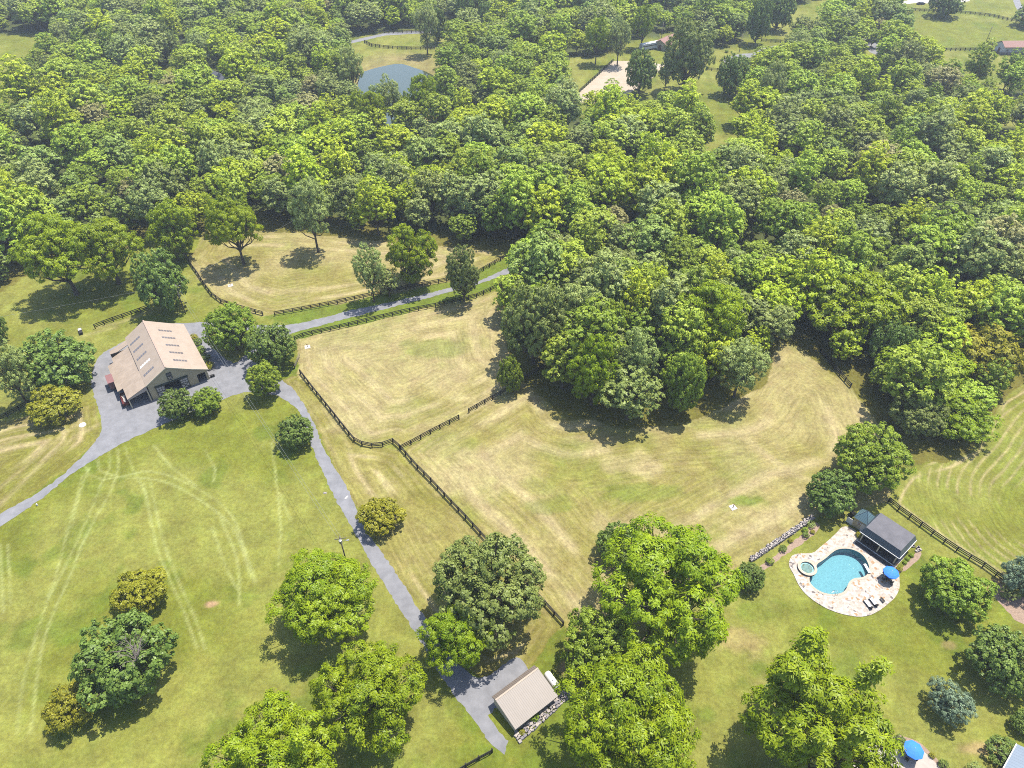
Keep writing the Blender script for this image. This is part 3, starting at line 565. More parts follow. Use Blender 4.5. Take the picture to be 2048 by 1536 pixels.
# ------------------------------------------------------------------ roads, yard, arena, pond
def road(name, pts, z=0.012, m='gravel', jag=0.2, seed=1, smooth=True, holes=()):
    p = smooth_closed(ats(pts), 1.2) if smooth else ats(pts); b = MB(); b.sheet([ragged(p, jag, seed)] + [ragged(smooth_closed(ats(h), 1.2), jag, seed + 1) for h in holes], z)
    return tag(b.build(name, M[m], fix=False), kind="structure")
road("driveway", [(560, 762), (580, 772), (595, 790), (622, 835), (649, 900), (666, 929), (700, 987), (718, 1032), (747, 1081), (788, 1140), (842, 1225), (900, 1310), (960, 1355), (1000, 1335), (1032, 1314), (1056, 1338), (1060, 1400), (990, 1414), (978, 1432), (990, 1455), (1016, 1484), (1010, 1508), (995, 1499), (972, 1475), (940, 1430), (905, 1385), (870, 1332), (833, 1270), (786, 1196), (744, 1130), (718, 1080), (698, 1045), (660, 976), (627, 901), (601, 828), (577, 803), (558, 790)], seed=3)
road("gravel_yard", [(-120, 1130), (0, 1053), (79, 1000), (147, 946), (219, 901), (239, 889), (318, 853), (380, 825), (444, 800), (480, 786), (520, 784), (562, 792), (576, 778), (556, 752), (530, 738), (505, 722), (494, 713), (520, 700), (560, 684), (582, 668), (657, 647), (738, 626), (818, 606), (899, 584), (966, 565), (1006, 551), (1060, 530), (1110, 505), (1105, 497), (1050, 520), (1004, 541), (953, 563), (886, 579), (818, 596), (749, 611), (700, 621), (636, 638), (577, 650), (519, 651), (460, 648), (406, 644), (371, 646), (310, 650), (250, 682), (208, 705), (191, 725), (183, 759), (188, 793), (201, 828), (202, 862), (191, 882), (171, 906), (126, 949), (68, 990), (0, 1029), (-120, 1104)],
     z=0.020, seed=4, holes=[[(414, 672), (422, 690), (455, 721), (475, 724), (488, 712), (505, 695), (520, 672), (505, 662), (455, 660), (425, 662)]])
road("riding_arena", [(1161, 183), (1226, 122), (1262, 122), (1300, 124), (1330, 130), (1300, 160), (1262, 184), (1240, 210), (1150, 205)], m='sand', jag=0.3, smooth=False, seed=6)
road("far_driveway", [(1450, 118), (1480, 108), (1505, 106), (1530, 96), (1552, 91), (1600, 92), (1598, 97), (1560, 98), (1535, 104), (1510, 113), (1480, 118), (1452, 126)], seed=7)
road("far_lane", [(1690, 30), (1700, 8), (1712, -40), (1735, -40), (1722, 10), (1712, 34), (1735, 70), (1760, 86), (1752, 100), (1770, 112), (1740, 104), (1722, 75)], seed=8)
road("far_road", [(2020, -20), (2030, 12), (2044, 36), (2070, 60), (2082, 55), (2058, 30), (2042, 8), (2034, -20)], seed=9, smooth=False)
road("farm_lane", [(1970, 214), (2010, 228), (2070, 246), (2120, 262), (2120, 254), (2060, 234), (2010, 218), (1976, 207)], seed=10, smooth=False, jag=.2)
road("pond_lane", [(693, 84), (720, 77), (770, 66), (830, 62), (935, 60), (1010, 58), (1010, 62), (930, 65), (840, 67), (770, 71), (720, 83), (695, 88)], seed=11, smooth=False, jag=.2)
road("house_drive", [(1780, 13), (1830, 6), (1900, 8), (1940, 2), (1930, -8), (1850, -4), (1780, 6)], seed=12, smooth=False, m='concrete')
bp = MB(); bp.sheet([pnd_s], 0.03); tag(bp.build("pond", M['pond'], fix=False), kind="structure")

# ------------------------------------------------------------------ fences: each run one thing, each post a part
pm = MB(); pm.box((0, 0, 0.72), (0.21, 0.21, 1.48)); post_me = None
def fence(pts, label, h=1.42, rails=(0.45, 0.88, 1.31), gap=2.44, name="board_fence", group="black board fences", closed=False, pw=1.0):
    global post_me
    P = resample(ats(pts), gap); r = random.Random(len(pts) * 7 + int(P[0][0]))
    root = empty(name, (P[0][0], P[0][1], 0), 0, label, "fence", group); o0 = P[0]
    L = [(p[0] - o0[0], p[1] - o0[1]) for p in P]
    for i, p in enumerate(L):
        if post_me is None:
            o = pm.build("post", M['post'], root); post_me = o.data
        elif i < 100: o = bpy.data.objects.new("post", post_me); col.objects.link(o); o.parent = root
        else: continue
        j = min(i, len(L) - 2); a = math.atan2(L[j + 1][1] - L[j][1], L[j + 1][0] - L[j][0])
        o.location = (p[0], p[1], r.uniform(-.04, .04)); o.rotation_euler = (r.uniform(-.03, .03), r.uniform(-.03, .03), a); o.scale = (pw, pw, h / 1.42)
    for z in rails:
        b = MB()
        for i in range(len(L) - 1):
            d = np.array(L[i + 1]) - np.array(L[i]); nn = np.array([-d[1], d[0]]) / (np.linalg.norm(d) + 1e-9) * 0.10
            b.beam((L[i][0] + nn[0], L[i][1] + nn[1], z + r.uniform(-.02, .02)), (L[i + 1][0] + nn[0], L[i + 1][1] + nn[1], z + r.uniform(-.02, .02)), 0.07 * pw, 0.20)
        b.build("rail", M['black'], root)
    return root
F = fence
F([(374, 516), (384, 535), (396, 551), (409, 572), (424, 592), (441, 605), (456, 611), (472, 616), (500, 624), (526, 631)], "black board fence curving round the left end of the upper paddock")
F([(550, 632), (600, 623), (663, 611), (722, 598), (780, 586), (845, 573), (894, 564), (955, 549), (1012, 516)], "black board fence between the upper paddock and the gravel lane")
F([(590, 682), (608, 674), (630, 669), (684, 657), (750, 641), (813, 626), (875, 614), (953, 596), (1020, 565)], "black board fence along the lower side of the gravel lane")
F([(601, 748), (622.5, 776), (663, 826), (684, 853), (696, 868), (707, 882), (722, 891), (742, 895.5), (764, 894), (786, 886)], "black board fence curving round the lower left corner of the round paddock")
F([(786, 886), (802, 900), (829, 932), (864, 967), (902, 1008), (928, 1034.6), (1010, 1125), (1088, 1209), (1126, 1251)], "long straight black board fence running under the big oak beside the driveway")
F([(802, 900), (818, 892), (854, 872), (918, 839)], "short black board fence from the fence corner to the gate gap")
F([(938, 826), (972, 807), (1006, 788), (1067, 749), (1112, 722)], "black board fence running into the grove beyond the gate gap")
F([(191, 657.5), (220, 646), (258, 633), (300, 618)], "short black board fence behind the barn roof")
F([(-60, 868), (0, 843), (30, 827), (62, 809)], "short black board fence at the left edge below the dark round tree")
F([(1776, 1004), (1797, 1022), (1820, 1038), (1869, 1074), (1920, 1108), (1976, 1141), (2003, 1164), (2041, 1185), (2130, 1245)], "black board fence running behind the pool house to the right edge")
F([(984, 1505), (956, 1520), (905, 1550)], "short black board fence end below the garage")
F([(1700, 775), (1665, 735), (1640, 705)], "black board fence in the shade of the wood's edge", rails=(0.45, 0.88, 1.31))
FG = "far field fences"
F([(1794, 20), (1869, 24), (1928, 27), (1982, 33), (2024, 43), (2070, 52)], "weathered fence along the far top side of the right hand pasture", group=FG, pw=1.6)
F([(1872, 102), (1910, 101.5), (1968, 101)], "fence in front of the far right pasture left of the white stable", group=FG, pw=1.5)
F([(1992, 90), (1968, 92), (1972, 97), (1983, 105), (1995, 111), (2070, 111)], "fence bending round the white red-roofed stable", group=FG, pw=1.5)
F([(729, 86), (744, 93), (766, 96), (789, 98), (830, 99.5), (870, 99)], "curved fence on the far bank above the pond", group=FG, pw=1.4)
F([(760, 66.5), (883, 66), (940, 66.5)], "fence beside the lane behind the pond field", group=FG, pw=1.4)
F([(870, 58), (900, 57), (960, 56)], "farthest fence behind the pond lane", group=FG, pw=1.4)
F([(1158, 186), (1226, 124)], "fence down the left long side of the sand arena", group=FG, pw=1.2)
F([(1205, 107), (1258, 108), (1300, 110)], "fence behind the sand arena under two thin trees", group=FG, pw=1.2)
F([(1522, 83), (1554, 85), (1580, 86)], "short fence above the far curved driveway", group=FG, pw=1.4)
F([(1412, 141), (1445, 143)], "short fence piece left of the dark round tree in the far park", group=FG, pw=1.3)
# two open gates
def gate(px, py, px2, py2, label):
    a = at(px, py); b = at(px2, py2); L = math.hypot(b[0] - a[0], b[1] - a[1]); root = empty("field_gate", (a[0], a[1], 0), math.atan2(b[1] - a[1], b[0] - a[0]), label, "gate")
    m = MB()
    for z in (0.3, 0.55, 0.8, 1.05, 1.3): m.tube([(0, 0, z), (L, 0, z)], 0.03, 6)
    m.build("rail", M['creosote'], root); m = MB()
    for x in (0.02, L / 2, L - 0.02): m.tube([(x, 0, 0.28), (x, 0, 1.32)], 0.035, 6)
    m.build("gate_frame", M['creosote'], root); m = MB(); m.box((-0.12, 0, 0.75), (0.18, 0.18, 1.5)); m.build("post", M['post'], root)
gate(590, 737, 600, 714, "narrow open metal gate under the dark tree by the round paddock")

# ------------------------------------------------------------------ the barn (built in its own frame: x east, y north)
BR = math.atan2(0.559, 0.829); BX, BY = -80.13, 124.62
barn = empty("barn", (BX, BY, 0), BR, "large cream barn with tan metal roof, dark rooflights and open lean-to on gravel", "barn")
def zr_main(x): return 8.0 - 0.577 * abs(x) if x <= 5.2 else 5.0 - 0.50 * (x - 5.2)
b = MB()
prof = [(-5.45, 4.85), (0, 8.0), (5.2, 5.0), (8.5, 3.35)]
th = 0.16
poly = [(x, z) for x, z in prof] + [(x, z - th) for x, z in prof[::-1]]
b.prism(poly, -0.0, 21.6, 'y'); roof = b.build("roof", M['roof'], barn)
b = MB(); b.beam((0, -0.03, 8.03), (0, 21.63, 8.03), 0.35, 0.09)
b.build("ridge_cap", mat("ridge_metal", (0.34, 0.25, 0.19), 0.5), roof)
b = MB()
for i in range(3):
    x0, z0 = prof[i]; x1, z1 = prof[i + 1]; b.beam((x0, -0.06, z0 - 0.12), (x1, -0.06, z1 - 0.12), 0.08, 0.24)
b.build("fascia", M['trim'], roof)
for side in (-1, 1):
    for i, y in enumerate((3.52, 7.02, 10.45, 14.0, 17.4)):
        m = MB(); white = side < 0 and i == 1; sl = 0.577
        for k in range(5):
            x0 = 2.25 + k * 0.56; x1 = x0 + 0.47
            for yy in ((y - 0.36, y + 0.36),):
                zz = lambda x: 8.0 - sl * x + 0.035
                lo = lambda x: 8.0 - sl * x - 0.02
                a0, a1 = side * x0, side * x1
                m.add([(a0, yy[0], lo(x0)), (a1, yy[0], lo(x1)), (a1, yy[1], lo(x1)), (a0, yy[1], lo(x0)), (a0, yy[0], zz(x0)), (a1, yy[0], zz(x1)), (a1, yy[1], zz(x1)), (a0, yy[1], zz(x0))],
                      [(0, 1, 2, 3), (4, 5, 6, 7), (0, 1, 5, 4), (1, 2, 6, 5), (2, 3, 7, 6), (3, 0, 4, 7)])
        s_ = m.build("rooflight", M['glass_wh'] if white else M['glass_dk'], roof)
        if white: s_["label"] = "white glazed rooflight"
# lean-to roofs on the west side
def slope(name, x0, z0, x1, z1, y0, y1, m='roof_lt', par=barn):
    q = MB(); q.prism([(x0, z0), (x1, z1), (x1, z1 - 0.14), (x0, z0 - 0.14)], y0, y1, 'y'); return q.build(name, M[m], par)
slope("lean_to_roof", -5.40, 4.82, -10.1, 3.0, 0.0, 6.6)
slope("lean_to_roof", -5.42, 4.52, -11.4, 2.55, 4.7, 15.8)
slope("lean_to_roof", -5.42, 4.50, -10.0, 2.75, 15.82, 18.15)
slope("lean_to_roof", -5.42, 4.85, -9.9, 3.25, 18.4, 20.5)
q = MB(); q.box((-7.7, 18.28, 3.2), (4.3, 0.10, 1.3)); q.build("shadow_gap_panel", M['inside'], barn)  # dark panel standing in for the shadow gap under the higher north roof
q = MB(); q.prism([(-10.05, 2.98), (-5.45, 4.7), (-5.45, 3.55), (-10.05, 2.55)], 0.08, 0.16, 'y'); q.build("fascia", mat("pale_fascia", (0.42, 0.35, 0.30), 0.7), barn)
def topz(x): return zr_main(x) - 0.17
def wall_piece(mb, pts, y0, y1): mb.prism(pts, y0, y1, 'y')
for y0, y1, back in ((0.45, 0.6, False), (20.8, 20.95, True)):
    w = MB()
    if not back:
        wall_piece(w, [(-5.2, 0), (-1.8, 0), (-1.8, topz(1.8)), (-5.2, topz(5.2))], y0, y1)
        wall_piece(w, [(-1.8, 3.15), (1.8, 3.15), (1.8, topz(1.8)), (0, topz(0)), (-1.8, topz(1.8))], y0, y1)
        wall_piece(w, [(1.8, 0), (5.6, 0), (5.6, topz(5.6)), (5.2, topz(5.2)), (1.8, topz(1.8))], y0, y1)
        wall_piece(w, [(5.6, 2.55), (7.55, 2.55), (7.55, topz(7.55)), (5.6, topz(5.6))], y0, y1)
        wall_piece(w, [(7.55, 0), (8.1, 0), (8.1, topz(8.1)), (7.55, topz(7.55))], y0, y1)
    else: wall_piece(w, [(-5.2, 0), (8.1, 0), (8.1, topz(8.1)), (5.2, topz(5.2)), (0, topz(0)), (-5.2, topz(5.2))], y0, y1)
    w.build("wall", M['cream'], barn)
w = MB(); w.box((8.02, 10.7, 1.6), (0.15, 20.2, 3.2)); w.build("wall", M['cream_side'], barn)
w = MB(); w.box((-5.12, 10.7, 2.3), (0.15, 20.2, 4.5)); w.build("wall", M['cream_side'], barn)
w = MB(); w.box((5.5, 3.5, 1.6), (0.12, 5.8, 3.2)); w.box((6.7, 6.4, 1.6), (2.3, 0.12, 3.2)); w.build("stall_partition", M['inside'], barn)
w = MB(); w.box((-1.9, 10, 1.8), (0.1, 18, 3.6)); w.box((1.9, 10, 1.8), (0.1, 18, 3.6)); w.build("stall_partition", M['inside'], barn)
w = MB(); w.box((-0.1, 0.28, 3.38), (7.6, 0.3, 0.34)); w.build("door_track", M['green'], barn)
for x0, x1 in ((-3.72, -1.95), (1.72, 3.45)):
    d = MB(); d.box(((x0 + x1) / 2, 0.35, 1.62), (x1 - x0, 0.06, 3.0)); dd = d.build("sliding_door", M['pane'], barn); d = MB(); y = 0.29
    for a_, b_ in (((x0, .15), (x0, 3.12)), ((x1, .15), (x1, 3.12)), ((x0, .18), (x1, .18)), ((x0, 3.05), (x1, 3.05)), ((x0, 1.7), (x1, 1.7)), ((x0, .2), (x1, 1.7)), ((x0, 1.7), (x1, .2))):
        d.beam((a_[0], y, a_[1]), (b_[0], y, b_[1]), 0.05, 0.15)
    for k in (1, 2): d.beam((x0 + (x1 - x0) * k / 3, y, 1.7), (x0 + (x1 - x0) * k / 3, y, 3.05), 0.05, 0.06)
    d.beam((x0, y - .002, 2.37), (x1, y - .002, 2.37), 0.05, 0.06); d.build("door_frame", M['green'], dd)
d = MB(); d.box((0, 0.40, 4.95), (1.05, 0.06, 2.05)); lo = d.build("loft_door", M['glass_dk'], barn); d = MB()
for a_, b_ in (((-.52, 3.95), (-.52, 5.98)), ((.52, 3.95), (.52, 5.98)), ((-.52, 3.95), (.52, 3.95)), ((-.52, 5.0), (.52, 5.0)), ((-.52, 5.98), (.52, 5.98))): d.beam((a_[0], .34, a_[1]), (b_[0], .34, b_[1]), 0.06, 0.12)
d.build("door_frame", M['green'], lo); d = MB()
for a_, b_ in (((-.46, 4.02), (.46, 4.95)), ((-.46, 4.95), (.46, 4.02))): d.beam((a_[0], .335, a_[1]), (b_[0], .335, b_[1]), 0.05, 0.09)
d.build("cross_brace", M['trim'], lo)
for x, y, h in ((-9.9, 0.25, 2.95), (-5.6, 0.25, 4.4), (-9.9, 4.4, 2.9), (-11.2, 6.9, 2.4), (-11.2, 15.6, 2.4), (-11.2, 11.2, 2.4), (-9.8, 18.0, 2.6), (-9.7, 20.3, 3.1)):
    d = MB(); d.box((x, y, h / 2), (0.26, 0.26, h)); d.build("post", M['trim'], barn)
d = MB(); d.box((-7.6, 6.75, 1.5), (4.2, 0.1, 3.0)); d.box((-11.3, 13.9, 1.2), (0.1, 3.5, 2.4)); d.build("stall_partition", M['inside'], barn)

def bw(x, y):  # barn frame to world
    return (BX + x * math.cos(BR) - y * math.sin(BR), BY + x * math.sin(BR) + y * math.cos(BR))
# maroon trailer standing half under the lean-to, dark red wagon under the front bay
x, y = bw(-11.6, 10.7); tr = empty("box_trailer", (x, y, 0), BR, "maroon box trailer sticking out from under the barn's lean-to roof", "trailer")
d = MB(); d.box((0, 0, 1.55), (2.2, 3.4, 1.9), taper=0.97); d.build("body", M['maroon'], tr); d = MB(); d.box((0, 0, 2.55), (2.3, 3.5, 0.09)); d.build("roof", M['maroon'], tr)
for sx_ in (-1, 1):
    for sy_ in (-0.45, 0.45): d = MB(); d.tube([(sx_ * 1.05 - .1, sy_, 0.36), (sx_ * 1.05 + .1, sy_, 0.36)], 0.36, 16); d.build("wheel", M['tyre'], tr)
x, y = bw(-10.75, 3.2); tr = empty("farm_wagon", (x, y, 0), BR - 0.05, "dark red farm wagon half out of the lean-to's front bay", "wagon")
d = MB(); d.box((0, 0, 0.8), (1.3, 4.2, 0.12)); d.build("bed", M['red_dk'], tr)
d = MB(); [d.box((sx_ * 0.62, 0, 1.15), (0.06, 4.2, 0.6)) for sx_ in (-1, 1)]; [d.box((0, sy_ * 2.07, 1.15), (1.18, 0.06, 0.6)) for sy_ in (-1, 1)]; d.build("side_board", M['red_dk'], tr)
for sx_ in (-.75, .75):
    for sy_ in (-1.4, 1.4): d = MB(); d.tube([(sx_ - .1, sy_, 0.4), (sx_ + .1, sy_, 0.4)], 0.4, 16); d.build("wheel", M['tyre'], tr)
d = MB(); d.tube([(0, -2.1, .7), (0, -3.0, .45)], .05, 6); d.build("drawbar", M['steel'], tr)
d = MB(); r_ = random.Random(3)
for k in range(7): d.beam((r_.uniform(-.4, .4), r_.uniform(-1.6, .2), 1.0 + .07 * k), (r_.uniform(-.4, .4), r_.uniform(.4, 1.7), 1.05 + .07 * k), .12, .05)
o = d.build("plank_pile", M['pane']); o.location = (x, y, 0); o.rotation_euler = (0, 0, BR - .05); tag(o, "loose pale planks lying in the dark red wagon", "planks")
x, y = bw(8.9, 0.9); o = MB().box((0, 0, .25), (1.0, .45, .5)).box((0, 0, .53), (1.1, .55, .06)).build("feed_bin", M['black']); o.location = (x, y, 0.01); o.rotation_euler = (0, 0, BR); tag(o, "small black bin beside the barn's front right corner", "bin")

# ------------------------------------------------------------------ garage with gas tank
za = (-2.6, 49.8); gx0 = (-2.60, 49.86); gx1 = (4.26, 55.09)
GR = math.atan2(gx1[1] - gx0[1], gx1[0] - gx0[0]); GL = math.hypot(gx1[0] - gx0[0], gx1[1] - gx0[1])
gar = empty("garage", (gx0[0], gx0[1], 0), GR, "cream garage with lopsided tan ribbed metal roof beside the lower gravel drive", "garage")
q = MB(); q.prism([(1.05, 2.35), (0, 3.0), (-5.15, 1.95), (-5.15, 1.83), (0, 2.88), (1.05, 2.23)], 0, GL, 'x'); gro = q.build("roof", M['roof_shed'], gar)
q = MB(); q.beam((0, 0, 3.02), (GL, 0, 3.02), 0.28, 0.05); q.build("ridge_cap", M['roof'], gro)
q = MB()
for xx in (0.22, GL - 0.34): q.prism([(0.75, 0), (0.75, 2.35), (0, 2.85), (-4.75, 1.88), (-4.75, 0)], xx, xx + 0.12, 'x')
q.box((GL / 2, -4.68, .94), (GL - .72, .12, 1.88)); q.build("wall", M['trim'], gar)
q = MB(); q.box((GL / 2, 0.68, 1.15), (GL - .72, .12, 2.3)); q.build("wall", M['cream'], gar)
for k in range(3): q = MB(); q.box((1.6 + k * 2.7, 0.76, 1.0), (2.1, .05, 2.0)); q.build("garage_door", M['white'], gar)
ta = (5.73, 55.0); tb = (7.12, 52.91); tx, ty = (ta[0] + tb[0]) / 2 + .15, (ta[1] + tb[1]) / 2 + .1; TR = math.atan2(tb[1] - ta[1], tb[0] - ta[0])
tank = empty("gas_tank", (tx, ty, 0), TR, "white gas tank lying beside the garage under the tree", "gas tank")
q = MB(); pr = []
for k in range(-8, 9):
    t = k / 8; xx = t * 1.75; rr_ = 0.62 * (1 if abs(xx) < 1.25 else math.sqrt(max(0.0, 1 - ((abs(xx) - 1.25) / 0.5) ** 2))); pr.append((xx, rr_))
pts = [(p, 0, 0.85) for p, _ in pr]; q.tube(pts, [max(r_, 0.02) for _, r_ in pr], 20); q.build("tank_shell", M['white'], tank, smooth=True)
q = MB(); q.lathe([(0.0, 1.62), (0.16, 1.6), (0.2, 1.5), (0.2, 1.42)], 14, (0.2, 0)); q.build("valve_dome", M['white'], tank, smooth=True)
for xx in (-.9, .9): q = MB(); q.box((xx, 0, .14), (.18, .8, .28)); q.build("saddle", M['concrete'], tank)

# ------------------------------------------------------------------ stone walls
def stone_wall(p0, p1, width, height, size, seed, label, base=0.0, bend=0.0):
    a = at(*p0); b_ = at(*p1); L = math.hypot(b_[0] - a[0], b_[1] - a[1]); root_ang = math.atan2(b_[1] - a[1], b_[0] - a[0]); r = random.Random(seed); m = MB(); x = 0
    while x < L:
        s = size * r.uniform(.6, 1.4); y = -width / 2
        while y < width / 2:
            w_ = size * r.uniform(.5, 1.2)
            for lv in range(max(1, int(height / (size * .6)))):
                h_ = size * r.uniform(.45, .8); z = lv * size * .6 + h_ / 2
                m.box((x + r.uniform(-.12, .12), y + w_ / 2 + r.uniform(-.08, .08) + bend * math.sin(x / L * 3.14), z + r.uniform(-.04, .06)), (s * r.uniform(.7, 1), w_ * r.uniform(.75, 1), h_), r.uniform(-.5, .5), taper=r.uniform(.7, .95))
            y += w_
        x += s * .8
    o = m.build("stone_wall", M['fieldstone']); o.location = (a[0], a[1], 0); o.rotation_euler = (0, 0, root_ang); return tag(o, label, "stone wall")
stone_wall((1502, 1122), (1626, 1037), 0.75, 0.75, .38, 5, "dry stone wall between the big paddock and the pool lawn")
stone_wall((1036, 1478), (1146, 1378), 1.5, 0.55, .55, 6, "broad low wall of rough stones below the garage")
b = MB(); b.sheet([ragged(ats([(1520, 1132), (1560, 1104), (1600, 1072), (1632, 1044), (1640, 1052), (1628, 1070), (1600, 1090), (1570, 1110), (1540, 1133), (1520, 1145)]), .12, 3)], .014); tag(b.build("mulch_bed", M['mulch'], fix=False), kind="structure")
b = MB(); b.sheet([ragged(ats([(1790, 1148), (1818, 1122), (1838, 1098), (1843, 1107), (1838, 1118), (1815, 1138), (1800, 1146)]), .1, 4)], .014); tag(b.build("mulch_bed", M['mulch'], fix=False), kind="structure")
b = MB(); b.sheet([ragged(ats([(2000, 1165), (2080, 1215), (2080, 1262), (2030, 1240), (1985, 1190)]), .2, 4)], .014); tag(b.build("mulch_bed", M['mulch'], fix=False), kind="structure")

# ------------------------------------------------------------------ pool, deck, spa
b = MB(); b.sheet([DECK_OUT, POOL], 0.10); fz = len(b.v)
n = len(DECK_OUT); b.add([(x, y, .10) for x, y in DECK_OUT] + [(x, y, -.05) for x, y in DECK_OUT], [(i, (i + 1) % n, n + (i + 1) % n, n + i) for i in range(n)])
pool = empty("swimming_pool", (POOL[0][0], POOL[0][1], 0), 0, "free-form turquoise swimming pool set in pale flagstone paving", "swimming pool")
deck = b.build("pool_deck", M['flag'], fix=False); tag(deck, kind="structure")
def rel(pts): return [(p[0] - POOL[0][0], p[1] - POOL[0][1]) for p in pts]
RP = rel(POOL); n = len(RP); cx = sum(p[0] for p in RP) / n; cy = sum(p[1] for p in RP) / n
b = MB(); b.add([(x, y, .09) for x, y in RP] + [(x, y, -1.5) for x, y in RP], [(i, n + i, n + (i + 1) % n, (i + 1) % n) for i in range(n)]); b.sheet([RP], -1.5); b.build("basin", M['plaster'], pool, fix=False)
b = MB(); b.sheet([RP], -.06); b.build("water", M['water'], pool, fix=False)
def offs(pts, d):
    out = []; n = len(pts)
    ar = sum(pts[i][0] * pts[(i + 1) % n][1] - pts[(i + 1) % n][0] * pts[i][1] for i in range(n)); sg = 1 if ar > 0 else -1
    for i in range(n):
        a = np.array(pts[i - 1]); c = np.array(pts[(i + 1) % n]); t = c - a; t = t / (np.linalg.norm(t) + 1e-9); out.append((pts[i][0] + t[1] * d * sg, pts[i][1] - t[0] * d * sg))
    return out
b = MB(); b.sheet([offs(RP, .38), offs(RP, -.03)], .125); b.sheet([offs(RP, .38), offs(RP, -.03)], .101); o1 = offs(RP, -.03); o2 = offs(RP, .38)
for o_ in (o1, o2): b.add([(x, y, .125) for x, y in o_] + [(x, y, .101) for x, y in o_], [(i, (i + 1) % n, n + (i + 1) % n, n + i) for i in range(n)])
b.build("coping", mat("coping_stone", (0.34, 0.27, 0.20), 0.8, c2=(0.40, 0.34, 0.27), scale=1.2), pool, fix=False)
for p in ((868, 822), (912, 860)): x, y = z6(*p, -1.5); b = MB(); b.lathe([(0.0, -1.47), (.1, -1.47), (.11, -1.5)], 12, (x - POOL[0][0], y - POOL[0][1])); b.build("drain_cover", M['white'], pool)
sx0, sy0 = z6(410, 850, .45); spa = empty("spa_tub", (sx0, sy0, 0), 0, "round raised stone spa tub spilling into the pool", "spa tub")
b = MB(); b.lathe([(1.72, 0.0), (1.72, .42)], 40); b.build("tub_wall", M['stone_dk'], spa, smooth=True)
b = MB(); b.lathe([(1.76, .42), (1.76, .50), (1.28, .50), (1.28, .42)], 40); b.build("coping", mat("spa_coping", (0.38, 0.27, 0.18), 0.8, c2=(0.46, 0.39, 0.31), scale=1.5), spa)
b = MB(); b.lathe([(1.29, .49), (1.29, .05), (.8, .05), (.8, .02), (0, .02)], 40); b.build("basin", M['plaster'], spa)
b = MB(); b.lathe([(1.28, .40), (0.0, .40)], 40); b.build("water", M['water'], spa)
b = MB(); b.lathe([(1.26, .16), (1.0, .16), (1.0, .06)], 40); b.build("seat_ledge", M['white'], spa)
x, y = z6(1062, 868, .1); b = MB().box((0, 0, .34), (.5, 2.0, .07)); o = empty("diving_board", (x, y, 0), math.radians(62), "white diving board at the pool's right rim", "diving board"); b.build("board", M['white'], o); MB().box((0, -.55, .2), (.4, .5, .22)).build("stand", M['steel'], o)
o.rotation_euler = (0, 0, math.radians(8))
x, y = z6(705, 1135, .1); o = empty("pool_ladder", (x, y, .12), math.radians(15), "bright steel handrails at the lower end of the pool", "ladder")
for s in (-.25, .25):
    b = MB(); b.tube([(s, -.5, 0), (s, -.45, .6), (s, -.2, .85), (s, .15, .8), (s, .35, .45), (s, .4, -.1)], .03, 8); b.build("handrail", M['steel'], o, smooth=True)
b = MB(); [b.box((0, .4, -.15 - .25 * k), (.5, .08, .03)) for k in range(2)]; b.build("tread", M['steel'], o)

def umbrella(x, y, z0, tilt, label, rad=1.42, rot=0.0):
    r = empty("parasol", (x, y, z0), rot, label, "parasol", "blue parasols"); b = MB(); b.tube([(0, 0, .05), (0, 0, 2.55)], .03, 8); b.build("pole", M['steel'], r)
    b = MB(); n8 = 8; vs = [(0, 0, 2.75)]; 
    for ring, (rr_, zz) in enumerate(((.5, 2.60), (1.0, 2.40), (rad, 2.16), (rad, 2.02))):
        for k in range(8):
            a = math.pi * 2 * k / 8; vs.append((rr_ * math.cos(a), rr_ * math.sin(a), zz))
    fs = [(0, 1 + k, 1 + (k + 1) % 8) for k in range(8)] + [(1 + i * 8 + k, 1 + (i + 1) * 8 + k, 1 + (i + 1) * 8 + (k + 1) % 8, 1 + i * 8 + (k + 1) % 8) for i in range(3) for k in range(8)]
    b.add(vs, fs); cn = b.build("canopy", M['blue'], r)
    for k in range(8):
        a = math.pi * 2 * k / 8; b = MB(); b.tube([(0, 0, 2.73), (.5 * math.cos(a), .5 * math.sin(a), 2.58), (rad * .99 * math.cos(a), rad * .99 * math.sin(a), 2.14)], .015, 5); b.build("rib", M['blue'], cn)
    b = MB(); b.lathe([(.0, .12), (.25, .10), (.28, 0)], 18); b.build("base", M['stone_dk'], r); b = MB(); b.lathe([(0, 2.86), (.05, 2.82), (.05, 2.74)], 8); b.build("finial", M['white'], r); cn.rotation_euler = (0, 0, 0); return r
def table_set(x, y, z0, label, glab, rot=0.3):
    t = empty("patio_table", (x, y, z0), rot, label, "table"); b = MB(); b.lathe([(.0, .74), (.58, .74), (.58, .70), (0, .70)], 24); b.build("table_top", M['stone_dk'], t)
    for k in range(4): a = k * math.pi / 2 + .78; b = MB(); b.tube([(.4 * math.cos(a), .4 * math.sin(a), .7), (.45 * math.cos(a), .45 * math.sin(a), 0)], .025, 6); b.build("leg", M['black'], t)
    p = None
    for k in range(4):
        a = k * math.pi / 2 + rot
        if p is None:
            p = empty("patio_chair", (0, 0, 0), 0, "black patio chair drawn up to the table under the %s" % glab, "chair", "patio chairs under the %s" % glab)
            b = MB(); b.box((0, 0, .43), (.5, .5, .05)); b.build("seat", M['black'], p); b = MB(); b.box((.25, 0, .72), (.05, .5, .5)); b.build("backrest", M['black'], p)
            for u_ in (-.22, .22):
                for w_ in (-.22, .22): b = MB(); b.tube([(u_, w_, .42), (u_ * 1.1, w_ * 1.1, 0)], .02, 6); b.build("leg", M['black'], p)
            o = p
        else: o = copy_tree(p)
        o.location = (x + .95 * math.cos(a), y + .95 * math.sin(a), z0); o.rotation_euler = (0, 0, a)
